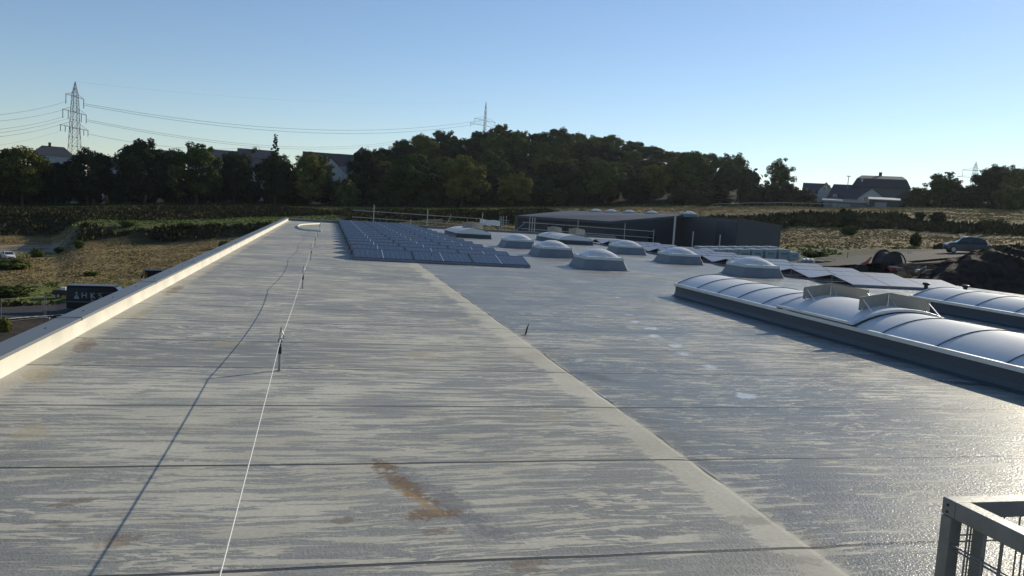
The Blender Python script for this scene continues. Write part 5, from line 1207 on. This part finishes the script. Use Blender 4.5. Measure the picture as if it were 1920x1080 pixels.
# ------------------------------------------------------------------ pylons and power lines
PYM = mat('pylon_steel', (.16, .175, .19), .6, .4); WIRE = mat('power_wire', (.11, .12, .14), .6, .3)
def pylon(label, px, top, base_z, D, wb, arms, r_=.16, name='pylon', peak=None, dd=26, n=11, dirv=None):
    tp = at(px, top, D); t = thing(name, label, 'pylon', (tp.x, tp.y, base_z)); H_ = tp.z-base_z; P0 = Vector((tp.x, tp.y, base_z))
    ad = dirv
    side = Vector((-ad.y, ad.x, 0)); w0 = wb/2
    def cr(z):
        f_ = z/H_; w = w0*(1-f_*.66) if f_ < .84 else w0*(1-.84*.66)*(1-(f_-.84)/.16)+.05
        return [ad*(sx_*w)+side*(sy_*w)+Vector((0, 0, z)) for sx_, sy_ in ((-1, -1), (1, -1), (1, 1), (-1, 1))]
    mb = MB(); lv = [H_*(1-(1-k/n)**1.12) for k in range(n+1)]
    for k in range(n):
        A1, B1 = cr(lv[k]), cr(lv[k+1])
        for q in range(4):
            mb.tube([A1[q], B1[q]], r_, 4, cap=False); q2 = (q+1) % 4
            mb.tube([A1[q], B1[q2]], r_*.55, 4, cap=False); mb.tube([A1[q2], B1[q]], r_*.55, 4, cap=False); mb.tube([B1[q], B1[q2]], r_*.5, 4, cap=False)
    mb.build('tower', PYM, t); tips = []
    for (zp, half, drops, dl2) in arms:
        z = at(px, zp, D).z-base_z; mb = MB(); l, r2 = -ad*half+Vector((0, 0, z)), ad*half+Vector((0, 0, z))
        mb.tube([l, r2], r_*1.5, 5); top2 = Vector((0, 0, z+half*.22))
        mb.tube([l, top2+(-ad*1.2)], r_*.7, 4); mb.tube([r2, top2+ad*1.2], r_*.7, 4)
        for k in range(1, 6):
            for s_ in (-1, 1): mb.tube([ad*(s_*half*k/6)+Vector((0, 0, z)), ad*(s_*half*(k+.5)/6)+Vector((0, 0, z+half*.22*(1-(k+.5)/6)))], r_*.45, 4)
        am = mb.build('crossarm', PYM, t)
        for dxx in drops:
            q = ad*(dxx*half)+Vector((0, 0, z)); mb = MB(); mb.tube([q, q-Vector((0, 0, dl2))], r_*1.3, 5); mb.build('insulator', PYM, am); tips.append(P0+q-Vector((0, 0, dl2)))
    return t, tips, tp
def arm_dir(px, py0, py1, half_px, D, dd):
    a_, b_ = at(px-half_px, py0, D-dd/2), at(px+half_px, py1, D+dd/2); v = Vector((b_.x-a_.x, b_.y-a_.y, 0)); return v.normalized(), v.length/2
ad1, hl1 = arm_dir(140, 206, 215, 20, 550, 26)
b0_ = at(140, 300, 550).z-8
t1, tips1, top1 = pylon('tall lattice pylon with three crossarms on the left skyline', 141, 153, b0_, 550, 6.4, [(181, hl1*.85, (-.98, .98), 5.6), (210.5, hl1*1.12, (-.98, -.55, .55, .98), 5.0), (239.5, hl1*1.32, (-.98, -.66, -.33, .33, .66, .98), 3.6)], dirv=ad1)
ad2, hl2 = arm_dir(911, 222, 228, 18, 760, 22)
t2, tips2, top2_ = pylon('smaller lattice pylon rising above the wood on the hill', 911.5, 191, at(911, 300, 760).z, 760, 3.0, [(226, hl2*1.1, (-.95, .95), 3.0), (236, hl2*1.5, (-.95, .95), 3)], r_=.13, dirv=Vector((ad2.x, ad2.y, 0)))
ad3, hl3 = arm_dir(1828, 322, 322, 14, 1300, 10)
t3, tips3, top3 = pylon('faint distant lattice pylon among the trees at the right', 1830.5, 303, at(1830, 372, 1300).z, 1300, 9, [(320, 18, (-.95, .95), 9), (333, 24, (-.95, .95), 5)], r_=.22, dirv=ad3)
def wire(label, pts, sag, r_=.10):
    mb = MB(); path = []
    for a_, b_ in zip(pts[:-1], pts[1:]):
        for k in range(24): s2 = k/24; p = a_.lerp(b_, s2); path.append(p-Vector((0, 0, 4*sag*s2*(1-s2))))
    path.append(pts[-1]); mb.tube(path, r_, 4, cap=False); o = mb.build('power_cable', WIRE, None, fix=False); return tag(o, label, 'cable', 'power lines')
# spans to the second pylon, and spans leaving the picture on the left: (left point, right point, sag)
def wl(px, py, D): return at(px, py, D)
spans = [((156, 194, 555), (905, 225, 760), 12.5, 'upper pair of power lines right of the tall pylon, top wire'), ((156, 197, 555), (903, 231, 760), 13.0, 'upper pair of power lines right of the tall pylon, lower wire'),
         ((161, 224, 557), (760, 262, 900), 12.0, 'middle pair of power lines right of the tall pylon, top wire'), ((161, 227, 557), (760, 266, 900), 12.0, 'middle pair of power lines right of the tall pylon, lower wire'),
         ((164, 251, 560), (480, 275, 760), 5.0, 'lowest power line right of the tall pylon'), ((141, 153, 550), (911, 191, 760), 6.0, 'faint earth wire between the two pylon tips')]
for a_, b_, sg, lab in spans: wire(lab, [wl(*a_), wl(*b_)], sg, .09 if 'faint' not in lab else .022)
lsp = [((125, 190), (-30, 218)), ((121, 205), (-30, 229)), ((121, 218), (-30, 245)), ((128, 222), (-30, 252)), ((118, 232), (-30, 259)), ((120, 243), (-30, 276))]
for i, (a_, b_) in enumerate(lsp): wire('power line leaving the tall pylon to the left, %s from the top' % ordn[i], [at(a_[0], a_[1], 545), at(b_[0], b_[1], 420)], 1.2, .075 if i < 5 else .04)
for i, (a_, b_) in enumerate((((1843, 335), (1690, 342)), ((1843, 338), (1700, 349)))): wire('faint distant power line left of the right pylon, %s one' % ['upper', 'lower'][i], [at(a_[0], a_[1], 1290), at(b_[0], b_[1], 1200)], 3, .10)

# ------------------------------------------------------------------ morning haze
mb = MB(); mb.box(-1500, 1900, -120, 2100, -60, 110); hz = mb.build('haze', mat('haze_air', (1, 1, 1), 1), None); t_ = hz.data.materials[0].node_tree
t_.nodes.remove(t_.nodes['Principled BSDF']); pv = node(t_, 'ShaderNodeVolumePrincipled'); pv.inputs['Color'].default_value = (.80, .88, 1, 1); pv.inputs['Density'].default_value = .00006; pv.inputs['Anisotropy'].default_value = .5
t_.links.new(pv.outputs[0], t_.nodes['Material Output'].inputs['Volume']); tag(hz, 'thin bluish morning haze over the far trees', 'haze', None, 'stuff')
